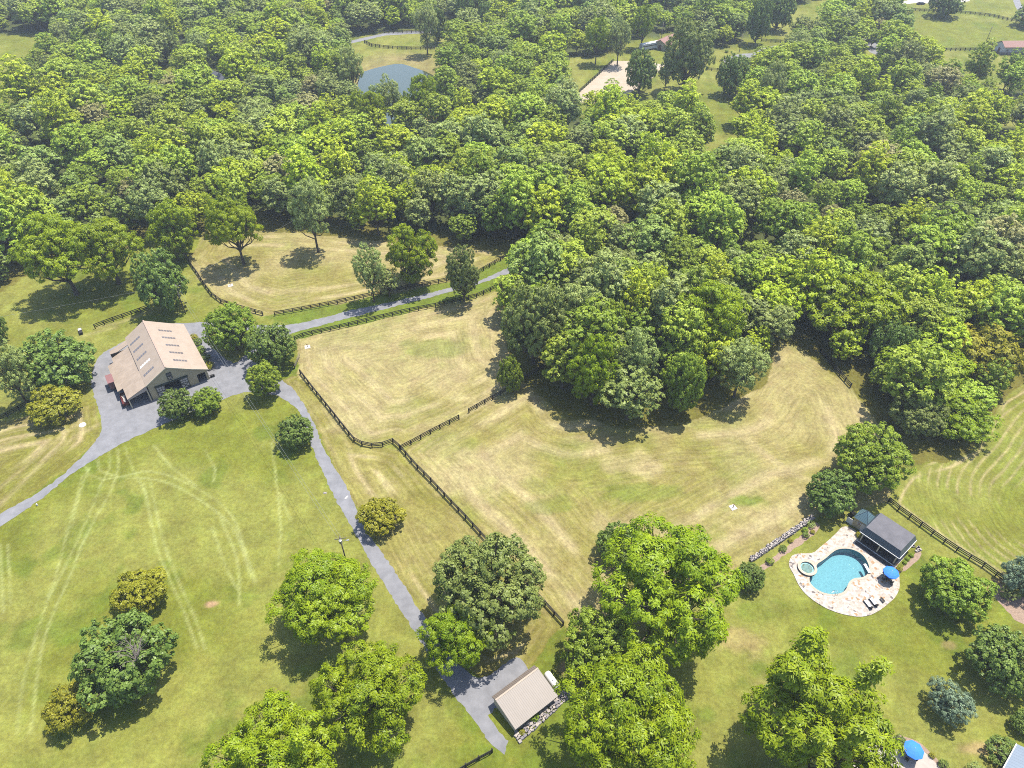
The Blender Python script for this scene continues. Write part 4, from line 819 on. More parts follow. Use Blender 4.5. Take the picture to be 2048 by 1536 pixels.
ux, uy = z6(1335, 895, 2.5); umbrella(ux, uy, .1, 0, "blue octagonal parasol beside the pool house on the flagstone deck", 1.42, .2); table_set(ux, uy, .1, "round dark table under the poolside parasol", "poolside parasol")
# two loungers
def lounger(px, py, label):
    x, y = z6(px, py, .1); p = z6(1040, 1225, .1); q_ = z6(1115, 1320, .1); a = math.atan2(p[1] - q_[1], p[0] - q_[0])
    r = empty("sun_lounger", (x, y, .1), a, label, "sun lounger", "sun loungers on the deck")
    b = MB(); b.box((0, .3, .28), (1.95, .05, .06)); b.box((0, -.3, .28), (1.95, .05, .06)); b.box((0, 0, .275), (1.9, .55, .03)); b.build("frame", M['black'], r)
    b = MB(); b.box((.12, 0, .36), (1.35, .6, .1)); b.build("cushion", M['white'], r); b = MB(); b.add([(-.55, -.3, .32), (-1.0, -.3, .62), (-1.0, .3, .62), (-.55, .3, .32), (-.55, -.3, .40), (-1.0, -.3, .70), (-1.0, .3, .70), (-.55, .3, .40)], [(0, 1, 2, 3), (4, 5, 6, 7), (0, 1, 5, 4), (1, 2, 6, 5), (2, 3, 7, 6), (3, 0, 4, 7)]); b.build("backrest", M['black'], r)
    for u_ in (-.8, .8):
        for w_ in (-.28, .28): b = MB(); b.box((u_, w_, .14), (.05, .05, .28)); b.build("leg", M['black'], r)
lounger(1072, 1262, "left of the two white-cushioned sun loungers on the deck"); lounger(1130, 1236, "right of the two white-cushioned sun loungers, next to the side table")
x, y = z6(1228, 1215, .1); t = empty("side_table", (x, y, .1), .4, "small black side table right of the sun loungers", "side table"); MB().box((0, 0, .42), (.4, .9, .04)).build("table_top", M['black'], t)
for u_ in (-.16, .16):
    for w_ in (-.38, .38): MB().box((u_, w_, .2), (.04, .04, .4)).build("leg", M['black'], t)

# pool house: open pavilion
PX_, PY_ = 71.85, 76.16; PR = math.atan2(-0.768, 0.64)      # local -x runs from the near corner to the left one
ph = empty("pool_house", (PX_, PY_, 0), PR, "open pool house with dark flat roof and slate-blue metal skirt", "pool house")
ex0, ex1, ey0, ey1 = -8.0, 0.0, 0.0, 6.4; ins = 0.52
b = MB(); b.box(((ex0 + ex1) / 2, (ey0 + ey1) / 2, 4.2), (8.0 - 2 * ins, 6.4 - 2 * ins, .10)); rf = b.build("roof", M['pooldk'], ph)
for nm, q4, mm in (("front", [(ex0, ey0), (ex1, ey0), (ex1 - ins, ey0 + ins), (ex0 + ins, ey0 + ins)], 'slate'), ("back", [(ex1, ey1), (ex0, ey1), (ex0 + ins, ey1 - ins), (ex1 - ins, ey1 - ins)], 'slate'),
               ("right", [(ex1, ey0), (ex1, ey1), (ex1 - ins, ey1 - ins), (ex1 - ins, ey0 + ins)], 'slate_y'), ("left", [(ex0, ey1), (ex0, ey0), (ex0 + ins, ey0 + ins), (ex0 + ins, ey1 - ins)], 'slate_y')):
    b = MB(); zz = [2.85, 2.85, 4.2, 4.2]; b.add([(p[0], p[1], z) for p, z in zip(q4, zz)] + [(p[0], p[1], z - .1) for p, z in zip(q4, zz)], [(0, 1, 2, 3), (4, 5, 6, 7), (0, 1, 5, 4), (1, 2, 6, 5), (2, 3, 7, 6), (3, 0, 4, 7)]); b.build("roof_skirt", M[mm], rf)
b = MB(); b.beam((ex0, -.02, 2.78), (ex1, -.02, 2.78), .1, .16); b.beam((ex1 + .02, 0, 2.78), (ex1 + .02, ey1, 2.78), .1, .16); b.build("fascia", M['white'], rf)
for x_ in (-7.3, -3.9, -.55): b = MB(); b.box((x_, .55, 1.4), (.22, .22, 2.75)); b.build("post", M['trim'], ph)
b = MB(); b.box((-.55, 5.8, 1.4), (.22, .22, 2.75)); b.build("post", M['trim'], ph)
b = MB(); b.box((-3.9, 5.75, 1.4), (6.5, .12, 2.7)); b.box((-7.35, 3.2, 1.4), (.12, 5.0, 2.7)); b.build("wall", M['inside'], ph)
b = MB(); b.box((-3.9, 3.1, .18), (7.3, 5.6, .12)); b.build("floor", M['stone_dk'], ph)
b = MB(); b.box((-3.95, .15, .16), (7.3, .10, .10)); b.build("step_edge", M['white'], ph); b = MB(); b.box((-3.95, -.42, .115), (7.5, .9, .02)); b.build("step", M['stone_dk'], ph)
def ploc(x, y): return (PX_ + x * math.cos(PR) - y * math.sin(PR), PY_ + x * math.sin(PR) + y * math.cos(PR))
for k, lb in enumerate(("left of the dark wicker sofas inside the open pool house", "right of the dark wicker sofas inside the open pool house")):
    x, y = ploc(-5.9 + 3.6 * k, 3.3); s = empty("sofa", (x, y, .24), PR, lb, "sofa"); MB().box((0, 0, .25), (1.7, .8, .35)).build("seat", M['inside'], s); MB().box((0, .42, .55), (1.7, .15, .6)).build("backrest", M['inside'], s)
# pump house
vv = [np.array(p) for p in ((66.91, 86.04), (68.82, 83.96), (71.29, 85.82))]
ctr = (vv[0] + vv[2]) / 2; r2 = math.atan2(*(vv[1] - vv[0])[::-1]); side = np.linalg.norm(vv[1] - vv[0]); dep = np.linalg.norm(vv[2] - vv[1])
pump = empty("pump_house", (ctr[0], ctr[1], 0), r2, "small cream pump house with pyramid-shaped teal metal roof behind the pool house", "shed")
b = MB(); hs_, hd_ = side / 2 + .05, dep / 2 + .05; pyr = [(-hs_, -hd_, 2.6), (hs_, -hd_, 2.6), (hs_, hd_, 2.6), (-hs_, hd_, 2.6), (0, 0, 4.5)]
b.add(pyr, [(0, 1, 4), (1, 2, 4), (2, 3, 4), (3, 0, 4), (3, 2, 1, 0)]); pr_ = b.build("roof", M['teal'], pump)
b = MB(); [b.beam(pyr[k], pyr[4], .08, .06) for k in range(4)]; b.build("hip_cap", M['slate'], pr_)
b = MB(); b.box((0, 0, 1.3), (side - .35, dep - .35, 2.58)); pw_ = b.build("wall", M['cream'], pump)
b = MB(); b.box((-.1, -dep / 2 + .12, 1.6), (.62, .12, .8)); wi = b.build("window", M['white'], pump); b = MB(); b.box((-.1, -dep / 2 + .05, 1.6), (.46, .06, .62)); b.build("pane", M['glass_dk'], wi)
b = MB(); b.box((.75, -dep / 2 + .12, 1.05), (.75, .1, 2.0)); b.build("door", M['white'], pump)
x, y = z6(875, 355, .4); b = MB(); b.box((0, 0, .75), (1.5, .08, 1.5)); b.build("screen_panel", M['white'], None); o = bpy.data.objects["screen_panel"]; o.location = (x, y, 0); o.rotation_euler = (0, 0, r2); tag(o, "low white screen panel beside the pump house", "screen")
x, y = z6(905, 250, 1); o = MB().box((0, 0, .6), (.8, .8, 1.2)).lathe([(.3, 1.2), (.3, 1.35), (0, 1.35)], 16).build("heat_pump", M['black']); o.location = (x, y, 0); o.rotation_euler = (0, 0, r2); tag(o, "dark pool equipment unit behind the pump house under the tree", "equipment")

# ------------------------------------------------------------------ patio and house corner, bottom right
b = MB(); b.sheet([ats([(1660, 1600), (1690, 1520), (1745, 1490), (1800, 1478), (1836, 1490), (1858, 1510), (1900, 1548), (1940, 1600)])], .06); tag(b.build("patio", mat("patio_slabs", (0.34, 0.30, 0.26), .85, scale=1.0), fix=False), kind="structure")
x, y = at(1829, 1498, 2.5); umbrella(x, y, .06, 0, "blue octagonal parasol on the patio at the bottom edge", 1.48, .55); table_set(x, y, .06, "round dark table under the patio parasol", "patio parasol", .8)
b = MB(); b.sheet([ragged(ats([(1775, 1478), (1800, 1470), (1838, 1484), (1868, 1512), (1910, 1552), (1902, 1560), (1860, 1514), (1832, 1492), (1800, 1480), (1782, 1486)]), .08, 3)], .07); tag(b.build("flower_bed", M['mulch'], fix=False), kind="structure")
p0 = at(2034, 1488, 3.2); p1 = at(2008, 1536, 3.2); a = math.atan2(p0[1] - p1[1], p0[0] - p1[0]); hs = empty("house", (p1[0], p1[1], 0), a, "corner of a house with blue-grey metal roof at the bottom right", "house")
b = MB(); Lh = math.hypot(p0[0] - p1[0], p0[1] - p1[1]); b.prism([(0, 3.2), (-6, 6.0), (-12, 3.2), (-12, 3.05), (-6, 5.85), (0, 3.05)], -14, Lh, 'x'); hrf = b.build("roof", M['bluegrey'], hs)
b = MB(); b.beam((-14, .06, 3.14), (Lh, .06, 3.14), .14, .14); b.build("gutter", M['white'], hrf); b = MB(); b.prism([(-.5, 0), (-.5, 2.95), (-6, 5.6), (-11.5, 2.95), (-11.5, 0)], -13.5, Lh - .5, 'x'); b.build("wall", M['trim'], hs)

# ------------------------------------------------------------------ far buildings
def far_house(name, cx, cy, rot, L, W, hw, hr, wallm, roofm, label, cat, wins=4, overhang=.5):
    h = empty(name, (cx, cy, 0), rot, label, cat); b = MB(); b.prism([(-W / 2, 0), (W / 2, 0), (W / 2, hw), (0, hr - .1), (-W / 2, hw)], -L / 2, L / 2, 'x'); wa = b.build("wall", M[wallm], h)
    sl = (hr - hw) / (W / 2); e = W / 2 + overhang; ze = hw - overhang * sl; b = MB(); b.prism([(e, ze), (0, hr), (-e, ze), (-e, ze + .18), (0, hr + .18), (e, ze + .18)], -L / 2 - .4, L / 2 + .4, 'x'); b.build("roof", M[roofm], h)
    for k in range(wins):
        for s in (-1, 1):
            x_ = -L / 2 + L * (k + .5) / wins; b = MB(); b.box((x_, s * (W / 2 + .02), hw * .55), (1.0, .1, 1.0)); wi = b.build("window", M['white'], h); b = MB(); b.box((x_, s * (W / 2 + .08), hw * .55), (.8, .06, .8)); b.build("pane", M['glass_dk'], wi)
    b = MB(); b.box((-L / 2 - .04, 0, 1.1), (.1, 1.6, 2.2)); b.build("door", M['red_dk'], h); return h
x0, y0 = at(1988, 101, 0); x1, y1 = at(1998, 109, 0)
sx_, sy_ = at(2010, 108, 0); far_house("stable", sx_ + 9.0, sy_ + 3.2, 0.02, 22, 7.5, 3.5, 5.2, 'white', 'redroof', "long white stable with red-brown roof at the far right", "stable", 6)
x, y = at(1335, 92); far_house("farmhouse", x - 1, y - 1, 0.9, 13, 8, 2.6, 4.6, 'trim', 'redroof', "low farmhouse with pinkish-red roof behind the tall park tree", "house", 3)
x, y = at(440, 182); far_house("farmhouse", x, y + 4, -0.75, 14, 9, 3.2, 6.2, 'white', 'greyroof', "white house with dark grey roof hidden among the left wood", "house", 3)
x, y = at(1870, 2); far_house("farmhouse", x + 6, y + 8, 0.1, 16, 9, 3, 5.6, 'white', 'greyroof', "pale house at the top edge behind the right pasture", "house", 4)
x, y = at(1965, -2); far_house("farmhouse", x + 6, y + 14, -0.1, 14, 8, 2.6, 4.6, 'trim', 'redroof', "low reddish building at the top right edge", "house", 4)
def vehicle(x, y, rz, L, W, H, bm, label, cat, name, bus=False):
    v = empty(name, (x, y, 0), rz, label, cat)
    if bus: MB().box((0, 0, H / 2 + .35), (L, W, H - .7), taper=.98).build("body", M[bm], v); MB().box((0, 0, H - .02), (L - .2, W - .2, .08)).build("roof", M['white'], v); MB().box((0, 0, H * .68), (L * .9, W + .03, .5)).build("window_band", M['glass_dk'], v)
    else: MB().box((0, 0, .62), (L, W, .62), taper=.96).build("body", M[bm], v); MB().box((-.2, 0, 1.18), (L * .55, W * .92, .55), taper=.82).build("cabin", M['glass_dk'], v)
    for a_ in (-L * .32, L * .32):
        for s in (-1, 1): b = MB(); b.tube([(a_, s * (W / 2 - .12), .36), (a_, s * (W / 2 + .02), .36)], .36, 14); b.build("wheel", M['tyre'], v)
x, y = at(1298, 99); vehicle(x, y, .5, 11, 2.5, 3.3, 'white', "white camper coach parked beside the red-roofed farmhouse", "coach", "camper_coach", True)
x, y = at(1841, 9); vehicle(x, y, .1, 4.6, 1.9, 1.6, 'black', "black car parked on the far drive at the top edge", "car", "parked_car")

# ------------------------------------------------------------------ poles and wires
def pole(px, py, h, label, lamp=False, arm=True, cat="utility pole", r=.14, rz=.6):
    x, y = at(px, py); p = empty("utility_pole", (x, y, 0), rz, label, cat); MB().tube([(0, 0, -.2), (0, 0, h)], [r, r * .7], 10).build("pole", M['creosote'], p, smooth=True)
    if arm:
        MB().beam((-1.0, 0, h - .6), (1.0, 0, h - .6), .1, .12).build("crossarm", M['creosote'], p)
        for s in (-.9, .9): MB().lathe([(.0, h - .36), (.05, h - .40), (.05, h - .54)], 8, (s, 0)).build("insulator", M['steel'], p)
    if lamp:
        MB().lathe([(0, h - .5), (.28, h - .55), (.28, h - 1.35), (0, h - 1.4)], 14, (0, -.42)).build("transformer", M['steel'], p)
        l_ = MB().tube([(0, 0, h - 1.6), (.7, 0, h - 1.3), (1.1, 0, h - 1.35)], .03, 6).build("lamp_arm", M['steel'], p); MB().box((1.25, 0, h - 1.4), (.5, .22, .12)).build("lamp_head", M['steel'], l_)
    return x, y, h
A1 = pole(371.5, 628, 10.2, "weathered utility pole with transformer behind the barn", True)
A2 = pole(694, 1128, 8.6, "weathered utility pole beside the driveway above the bright tree", True, rz=.2)
pole(1968, 93, 9.5, "leaning-looking thin pole left of the white stable", False, True, r=.16)
pole(1478, 106, 9.0, "thin pole on the grass inside the far curved driveway", False, False, r=.16)
pole(1322, 84, 9.5, "thin pole beside the red-roofed farmhouse", False, False, r=.16)
x0_, y0_ = at(-80, 760)
def wire(p, q, sag, label, n=18):
    b = MB(); P = Vector(p); Q = Vector(q); pts = [P.lerp(Q, t / n) - Vector((0, 0, sag * 4 * (t / n) * (1 - t / n))) for t in range(n + 1)]
    tag(b.tube(pts, .016, 5).build("overhead_wire", M['wire'], smooth=True), label, "wire", "overhead wires")
for d_, nm in ((-.35, "left"), (.35, "right")): wire((A1[0] + d_, A1[1], 9.6), (A2[0] + d_, A2[1], 8.0), 1.3, "%s of the two thin wires sagging from pole to pole over the pasture" % nm)
wire((A1[0], A1[1], 9.7), (-175, 128, 9.5), 1.0, "thin wire running from the barn pole towards the left edge")
wire((A1[0], A1[1], 9.7), (-52, 214, 9.5), 1.2, "thin wire running from the barn pole across the upper paddock")

# ------------------------------------------------------------------ small things on the grass
def pad(px, py, s, rz, label, hyd=True):
    x, y = at(px, py); p = empty("water_hydrant", (x, y, 0), rz, label, "hydrant"); MB().box((0, 0, .03), (s, s, .08)).build("pad", M['concrete'], p)
    MB().tube([(0, 0, .05), (0, 0, .85)], .07, 8).tube([(0, 0, .75), (.28, 0, .7)], .05, 8).build("standpipe", M['hydrant'], p); MB().box((-.05, 0, .92), (.3, .08, .08)).build("handle", M['hydrant'], p)
pad(615, 694, 1.4, .3, "hydrant on a pale square pad in the round paddock's top left corner"); pad(461, 571, 1.4, .5, "hydrant on a pale pad in the upper paddock"); pad(1466, 1015, 1.3, .4, "hydrant on a pale square pad in the big dry paddock")
x, y = at(165, 850); o = MB().lathe([(.0, .14), (.65, .14), (.75, .10), (.78, 0)], 20).build("well_cover", M['white'], smooth=True); o.location = (x, y, 0); tag(o, "round white well cover on the grass left of the gravel yard", "well cover")
x, y = at(162, 665); t = empty("water_trough", (x, y, 0), -1.0, "black and white water trough on the grass behind the dark trees", "trough"); MB().box((0, 0, .35), (2.3, .8, .6), taper=1.1).build("tub", M['black'], t); MB().box((-.6, 0, .67), (.9, .8, .06)).build("lid", M['white'], t)
x, y = at(75, 1011); o = MB().lathe([(0, .55), (.14, .5), (.16, 0)], 12).box((0, 0, .28), (.34, .1, .2)).build("marker_stone", M['white']); o.location = (x, y, 0); tag(o, "tiny white marker beside the drive at the left", "marker")
x, y = at(693, 995); o = MB().box((0, 0, .028), (.9, .35, .02)).build("drain_grate", M['pane']); o.location = (x, y, 0); o.rotation_euler = (0, 0, 1.1); tag(o, "small pale drain plate in the driveway", "drain cover")
x, y = at(650, 986); o = MB().box((0, 0, .06), (.7, .5, .12), taper=.7).build("flat_stone", M['fieldstone']); o.location = (x, y, 0); tag(o, "flat pale stone in the grass beside the driveway", "stone")
x, y = at(1848, 1103); r_ = random.Random(8); o = MB()
for k in range(9): o.box((r_.uniform(-1.2, 1.2), r_.uniform(-.6, .6), .15), (r_.uniform(.4, .8), r_.uniform(.3, .6), .3), r_.uniform(0, 3), taper=.8)
o = o.build("rock_pile", M['fieldstone']); o.location = (at(1836, 1098)[0], at(1836, 1098)[1], 0); tag(o, "few loose rocks at the right corner of the pool house", "rocks")

# ------------------------------------------------------------------ trees and shrubs that stand apart
FE = feature
FE(648, 1190, 104, 80, 'bright', "bright yellow-green tree left of the driveway below the utility pole", idx=0)
FE(735, 1385, 112, 130, 'bright', "big bright green tree overlapping the driveway's left side", idx=2)
FE(545, 1515, 122, 84, 'bright', "bright yellow-green tree cut by the bottom edge left of the driveway", idx=1)
FE(978, 1165, 116, 140, 'oak', "huge dark oak standing over the long black fence")
FE(912, 1272, 72, 88, 'bright', "bright yellow-green tree tucked against the huge dark oak", idx=0)
FE(1200, 1288, 82, 88, 'mid', "round mid-green tree right of the garage's gas tank", idx=0)
FE(1340, 1170, 150, 118, 'bright', "widest bright green tree between the paddock and the pool lawn", idx=2)
FE(1238, 1086, 44, 42, 'dark', "dark round tree peeping out behind the widest bright tree")
FE(1255, 1440, 142, 118, 'bright', "bright yellow-green tree beside the broad stone wall at the bottom", idx=0)
FE(1502, 1152, 30, 38, 'dark', "small dark round tree at the stone wall's lower end")
FE(1640, 1440, 150, 118, 'spired', "bright tree with tall spiky shoots beside the bottom patio")
FE(1915, 1175, 70, 58, 'mid', "round green tree on the lawn right of the pool deck", idx=1)
FE(2012, 1315, 70, 68, 'dark', "dark glossy round tree at the right edge of the lawn")
FE(1903, 1402, 46, 34, 'spruce', "small blue-green conifer alone on the lower right lawn", name="conifer_tree")
FE(2052, 1150, 46, 50, 'spruce', "blue-green conifer at the right edge by the black fence", name="conifer_tree")
FE(2052, 1445, 26, 40, 'dark', "dark tree partly showing at the right edge above the house roof")
FE(278, 1182, 56, 46, 'olive', "golden olive tree above the dark tree with dead branches")
FE(245, 1318, 97, 88, 'dark', "large dark green tree with bare dead branches in its crown", idx=0)
FE(138, 1412, 50, 52, 'olive', "golden olive tree at lower left of the dark tree with dead branches")
FE(762, 1030, 46, 38, 'olive', "round olive tree on the right verge of the driveway")
FE(590, 864, 38, 40, 'dark', "dark round tree on the left edge of the driveway below the yard")
FE(527, 757, 36, 38, 'mid', "fresh green round tree where yard and driveway meet")
FE(542, 690, 49, 47, 'dark', "dark round tree right of the grass island behind the yard")
FE(460, 655, 52, 50, 'mid', "mid-green round tree on the grass island behind the barn")
FE(352, 808, 36, 42, 'dark', "dark dense tree in front of the barn's sliding doors")
FE(412, 802, 32, 30, 'mid', "paler green tree in front of the barn's right bay")
FE(320, 562, 52, 60, 'dark', "tall oval dark green tree beside the weathered utility pole")
FE(112, 722, 74, 62, 'dark', "large dark tree left of the gravel yard")
FE(105, 806, 52, 34, 'olive', "low golden green tree in front of the large dark tree left of the yard")
FE(8, 735, 44, 62, 'grey', "grey-green tree at the left edge beside the large dark tree")
FE(-14, 650, 22, 30, 'dark', "dark tree just showing at the left edge above the grey-green one")
FE(110, 500, 78, 72, 'bright', "left of the two spreading bright trees by the upper left pasture", idx=0)
FE(205, 492, 72, 62, 'bright', "right of the two spreading bright trees by the upper left pasture", idx=2)
FE(342, 455, 48, 58, 'lowbright', "bright tree at the upper paddock's left fence end")
FE(465, 450, 54, 58, 'bright', "bright tree standing inside the upper paddock")
FE(618, 415, 44, 62, 'grey', "tall thin grey-green tree with long bare trunk in the upper paddock", idx=0)
FE(738, 535, 34, 52, 'grey', "loose grey-green tree left of the bright one beside the gravel lane")
FE(775, 560, 26, 26, 'grey', "low grey-green bushy tree on the fence line beside the gravel lane")
FE(822, 505, 52, 62, 'lowbright', "bright tall tree over the fence beside the gravel lane")
FE(925, 545, 36, 52, 'oak', "dull green tree standing over the gravel lane")
FE(1022, 748, 26, 38, 'mid', "small narrow tree on the fence line left of the grove")
for a_ in [(1068, 642, 70, 84, 'oak', "big dark green tree at the grove's left corner"), (1105, 512, 62, 52, 'oak', "dull green tree at the grove's upper left by the lane's end"), (1190, 742, 52, 88, 'lowbright', "bright narrow tree at the grove's lower edge"),
           (1160, 620, 56, 62, 'grey', "pale grey tree in the middle left of the grove"), (1275, 715, 44, 80, 'grey', "thin pale grey tree in the grove's front row"), (1415, 640, 78, 82, 'lowbright', "largest bright tree in the grove"),
           (1372, 765, 46, 62, 'mid', "mid-green tree in the grove's front below the largest bright tree"), (1487, 725, 54, 58, 'grey', "grey-green tree with dark leaning trunk at the grove's right front"), (1300, 600, 62, 62, 'mid', "mid-green tree behind the grove's front row"),
           (1225, 650, 44, 56, 'mid', "mid-green tree between the pale grey trees of the grove"), (1230, 540, 60, 50, 'oak', "dull green tree at the back of the grove"), (1345, 520, 56, 50, 'mid', "green tree at the back right of the grove"), (1545, 640, 44, 44, 'grey', "grey-green tree at the top of the shaded notch"),
           (1715, 612, 98, 76, 'lowbright', "broad bright tree above the shaded corner of the big paddock"), (1850, 745, 88, 64, 'lowbright', "brightest spreading tree at the wood's lower right corner"), (1965, 705, 82, 66, 'olive', "golden olive tree at the right end of the wood"),
           (1925, 835, 66, 52, 'lowbright', "bright low tree beside the striped right hand meadow"), (1745, 915, 78, 92, 'mid', "large green tree above the pool house"), (1664, 985, 50, 46, 'dark', "dark low tree between the stone wall and the pump house"),
           (1840, 825, 54, 62, 'oak', "dull olive tree behind the large green tree above the pool house"), (1785, 690, 46, 50, 'dark', "dark tree in the wood's edge left of the brightest spreading tree")]:
    FE(*a_)
for a_ in [(1378, 105, 50, 62, 'oak', "tall full tree right of the sand arena"), (1466, 148, 33, 38, 'dark', "dark round tree on the strip of grass in the far park"), (1240, 70, 24, 40, 'grey', "thin tree behind the sand arena, right of the bright one"), (1195, 72, 24, 34, 'bright', "bright tree at the sand arena's back left corner"),
           (1288, 45, 26, 32, 'bright', "bright tree behind the white camper coach"), (1282, 142, 32, 40, 'dark', "green tree overhanging the sand arena's right side"), (1335, 140, 18, 36, 'grey', "thin tree between the arena and the tall full tree"), (1548, 165, 26, 44, 'grey', "thin tree with bare trunk right of the far park's grass strip"),
           (1520, 40, 26, 48, 'dark', "tall dark tree left of the far sloping pasture"), (1560, 20, 30, 34, 'dark', "dark tree at the top of the far sloping pasture"), (1600, 95, 26, 32, 'grey', "grey-green tree beside the far curved driveway"), (1676, 75, 42, 52, 'far', "") ]:
    if a_[4] != 'far': FE(*a_)
for a_ in [(850, 42, 26, 42, 'grey', "thin dark tree on the far bank of the pond"), (874, 50, 20, 40, 'dark', "darker of the two trees on the pond's far bank"), (972, 32, 20, 26, 'dark', "round tree left of the farthest fence"), (930, 18, 22, 34, 'dark', "tall dark tree behind the pond field"),
           (745, 225, 30, 42, 'lowbright', "bright thin tree in front of the pond's lower water"), (778, 190, 26, 52, 'grey', "grey thin tree in the middle of the pond's shore"), (700, 135, 28, 42, 'grey', "grey tree at the pond's left shore"), (752, 205, 22, 34, 'grey', "thin grey tree at the pond's left near shore"), (815, 222, 26, 30, 'lowbright', "small bright tree at the pond's near shore"), (720, 215, 24, 36, 'lowbright', "bright tree at the pond's near left corner"), (845, 195, 34, 46, 'lowbright', "bright tree at the pond's right shore"),
           (1895, 6, 34, 24, 'dark', "dark tree at the top edge of the right pasture"), (2065, 30, 34, 20, 'dark', "dark tree at the top right corner"), (402, 92, 26, 34, 'grey', "pale round tree above the small far clearing"), (322, 82, 30, 34, 'oak', "round tree left of the small far clearing"), (120, 62, 20, 26, 'grey', "pale tree at the edge of the far left meadow")]:
    FE(*a_)
# dead branches in the dark tree's crown
x, y = at(268, 1312, 11.5); r_ = random.Random(4); b = MB()
for k in range(16):
    a = r_.uniform(0, 6.28); e = r_.uniform(1.2, 3.2); p0 = Vector((0, 0, 10.2)); p1 = p0 + Vector((math.cos(a) * e * .5, math.sin(a) * e * .5, r_.uniform(1.0, 2.2))); p2 = p0 + Vector((math.cos(a + .3) * e, math.sin(a + .3) * e, r_.uniform(1.8, 3.4)))
    b.tube([p0, p1, p2], [.07, .05, .015], 5)
    for j in range(4): b.tube([p1.lerp(p2, r_.random()), p2 + Vector((r_.uniform(-.9, .9), r_.uniform(-.9, .9), r_.uniform(-.3, .7)))], [.03, .01], 4)
o = b.build("dead_branch", M['deadwood']); dt = [q for q in col.objects if q.get("label", "").startswith("large dark green tree with bare")][0]
bpy.context.view_layer.update(); o.location = (x, y, 0); o.parent = dt; o.matrix_parent_inverse = dt.matrix_basis.inverted()

# shrubs
def shrub(px, py, r, kind, label, group=None, hz=1.0, z=0.0):
    x, y = at(px, py, z); ks = KN[kind]; k = ks[fr.randrange(len(ks))]; e = empty("shrub", (x, y, 0), fr.uniform(0, 6), label, "shrub", group, (r, r, r * hz))
    for nm, me_ in (("foliage", k.crown), ("stem", k.trunk)): c = bpy.data.objects.new(nm, me_); col.objects.link(c); c.parent = e
ordn = ["first", "second", "third", "fourth", "fifth"]
for i, (u_, v_, kd) in enumerate(((18.2, 9.3, 'shrub_olive'), (15.6, 9.6, 'box'), (12.0, 9.3, 'shrub'), (8.2, 9.4, 'box'), (4.7, 9.2, 'shrub_olive'))):
    x, y = bw(v_, u_); k = KN[kd][0]; e = empty("shrub", (x, y, 0), i, "%s clipped round shrub from the back along the barn's right wall" % ordn[i], "shrub", "shrubs along the barn wall", (1.35, 1.35, 1.25))
    for nm, me_ in (("foliage", k.crown), ("stem", k.trunk)): c = bpy.data.objects.new(nm, me_); col.objects.link(c); c.parent = e
def sh6(x, y, r, kd, lb, g=None): shrub(1540 + x / 5.485, 980 + y / 5.485, r, kd, lb, g, 1.0, .3)
sh6(450, 385, .85, 'shrub_grey', "grey rounded shrub at the upper end of the wall bed"); sh6(385, 440, .65, 'shrub', "green shrub second from the upper end of the wall bed"); sh6(390, 500, .7, 'shrub_dark', "bluish dark shrub in front of the upper wall bed"); sh6(470, 460, .5, 'shrub_olive', "small yellow-green shrub at the wall bed's right"); sh6(225, 555, .55, 'shrub_olive', "small yellow-green shrub in the middle of the wall bed"); sh6(145, 650, .75, 'shrub_dark', "dark green shrub at the lower part of the wall bed")
sh6(975, 500, .75, 'shrub_olive', "shrub at the left corner of the pool house"); sh6(1415, 865, .65, 'shrub_olive', "brownish round shrub behind the poolside parasol"); sh6(1480, 790, .45, 'shrub', "lowest green plant of the bed right of the pool house"); sh6(1515, 755, .45, 'shrub', "middle green plant of the bed right of the pool house"); sh6(1555, 715, .45, 'shrub', "upper green plant of the bed right of the pool house")
shrub(1538, 1125, .8, 'shrub', "light green shrub at the stone wall's lower end beside the dark tree"); shrub(1068, 1435, .9, 'shrub', "leafy plant between the garage and the broad stone wall"); shrub(1044, 1466, .5, 'shrub_olive', "small plant at the low end of the broad stone wall")
shrub(2000, 1512, 2.6, 'box', "big clipped dark shrub beside the house roof corner", hz=.8); shrub(1948, 1545, 1.3, 'shrub_grey', "pale shrub at the bottom edge left of the big clipped one"); shrub(1798, 1484, .9, 'box', "clipped round shrub left of the patio parasol", hz=.9); shrub(1885, 1532, .8, 'box', "clipped round shrub at the lower end of the flower bed"); shrub(1862, 1512, .5, 'shrub_olive', "low flowering plant in the flower bed beside the patio parasol")
shrub(905, 96, 1.6, 'shrub_dark', "lone dark bush above the pond's right bank", hz=1.4); shrub(2015, 1192, 1.6, 'shrub_grey', "grey-green bush in front of the right edge conifer"); shrub(1180, 1345, 1.7, 'shrub_dark', "dark bush under the round tree right of the gas tank"); shrub(1453, 105, 1, 'shrub', "low bush beside the far curved driveway")

# ------------------------------------------------------------------ the woods
rng = np.random.default_rng(2024)
cand = []
gxs = np.array([p[0] for p in placed]); gys = np.array([p[1] for p in placed]); grs = np.array([p[2] for p in placed])
HX, HY = -620, 60; CELL = 9.0; grid = {}
N = 60000; xs = rng.uniform(-640, 640, N); ys = rng.uniform(60, 820, N)
ok = (np.abs(xs) < (0.743 * ys + 77) * 0.80 + 35)
inf = pip(xs, ys, FIELD) | (pdist(xs, ys, FIELD, True) < 1.5)
for c_ in CLEARS: inf |= pip(xs, ys, c_)
inf |= (pdist(xs, ys, pnd, True) < 3) & (ys > 200)
px_, py_ = proj(xs, ys, 0.0); ok &= ~inf; xs = xs[ok]; ys = ys[ok]
BLOCK = [at(296 + 1000, 98), at(1335, 92), at(440, 182), at(1478, 106), at(1322, 84), at(1841, 9), at(1870, 2)]
pts = []
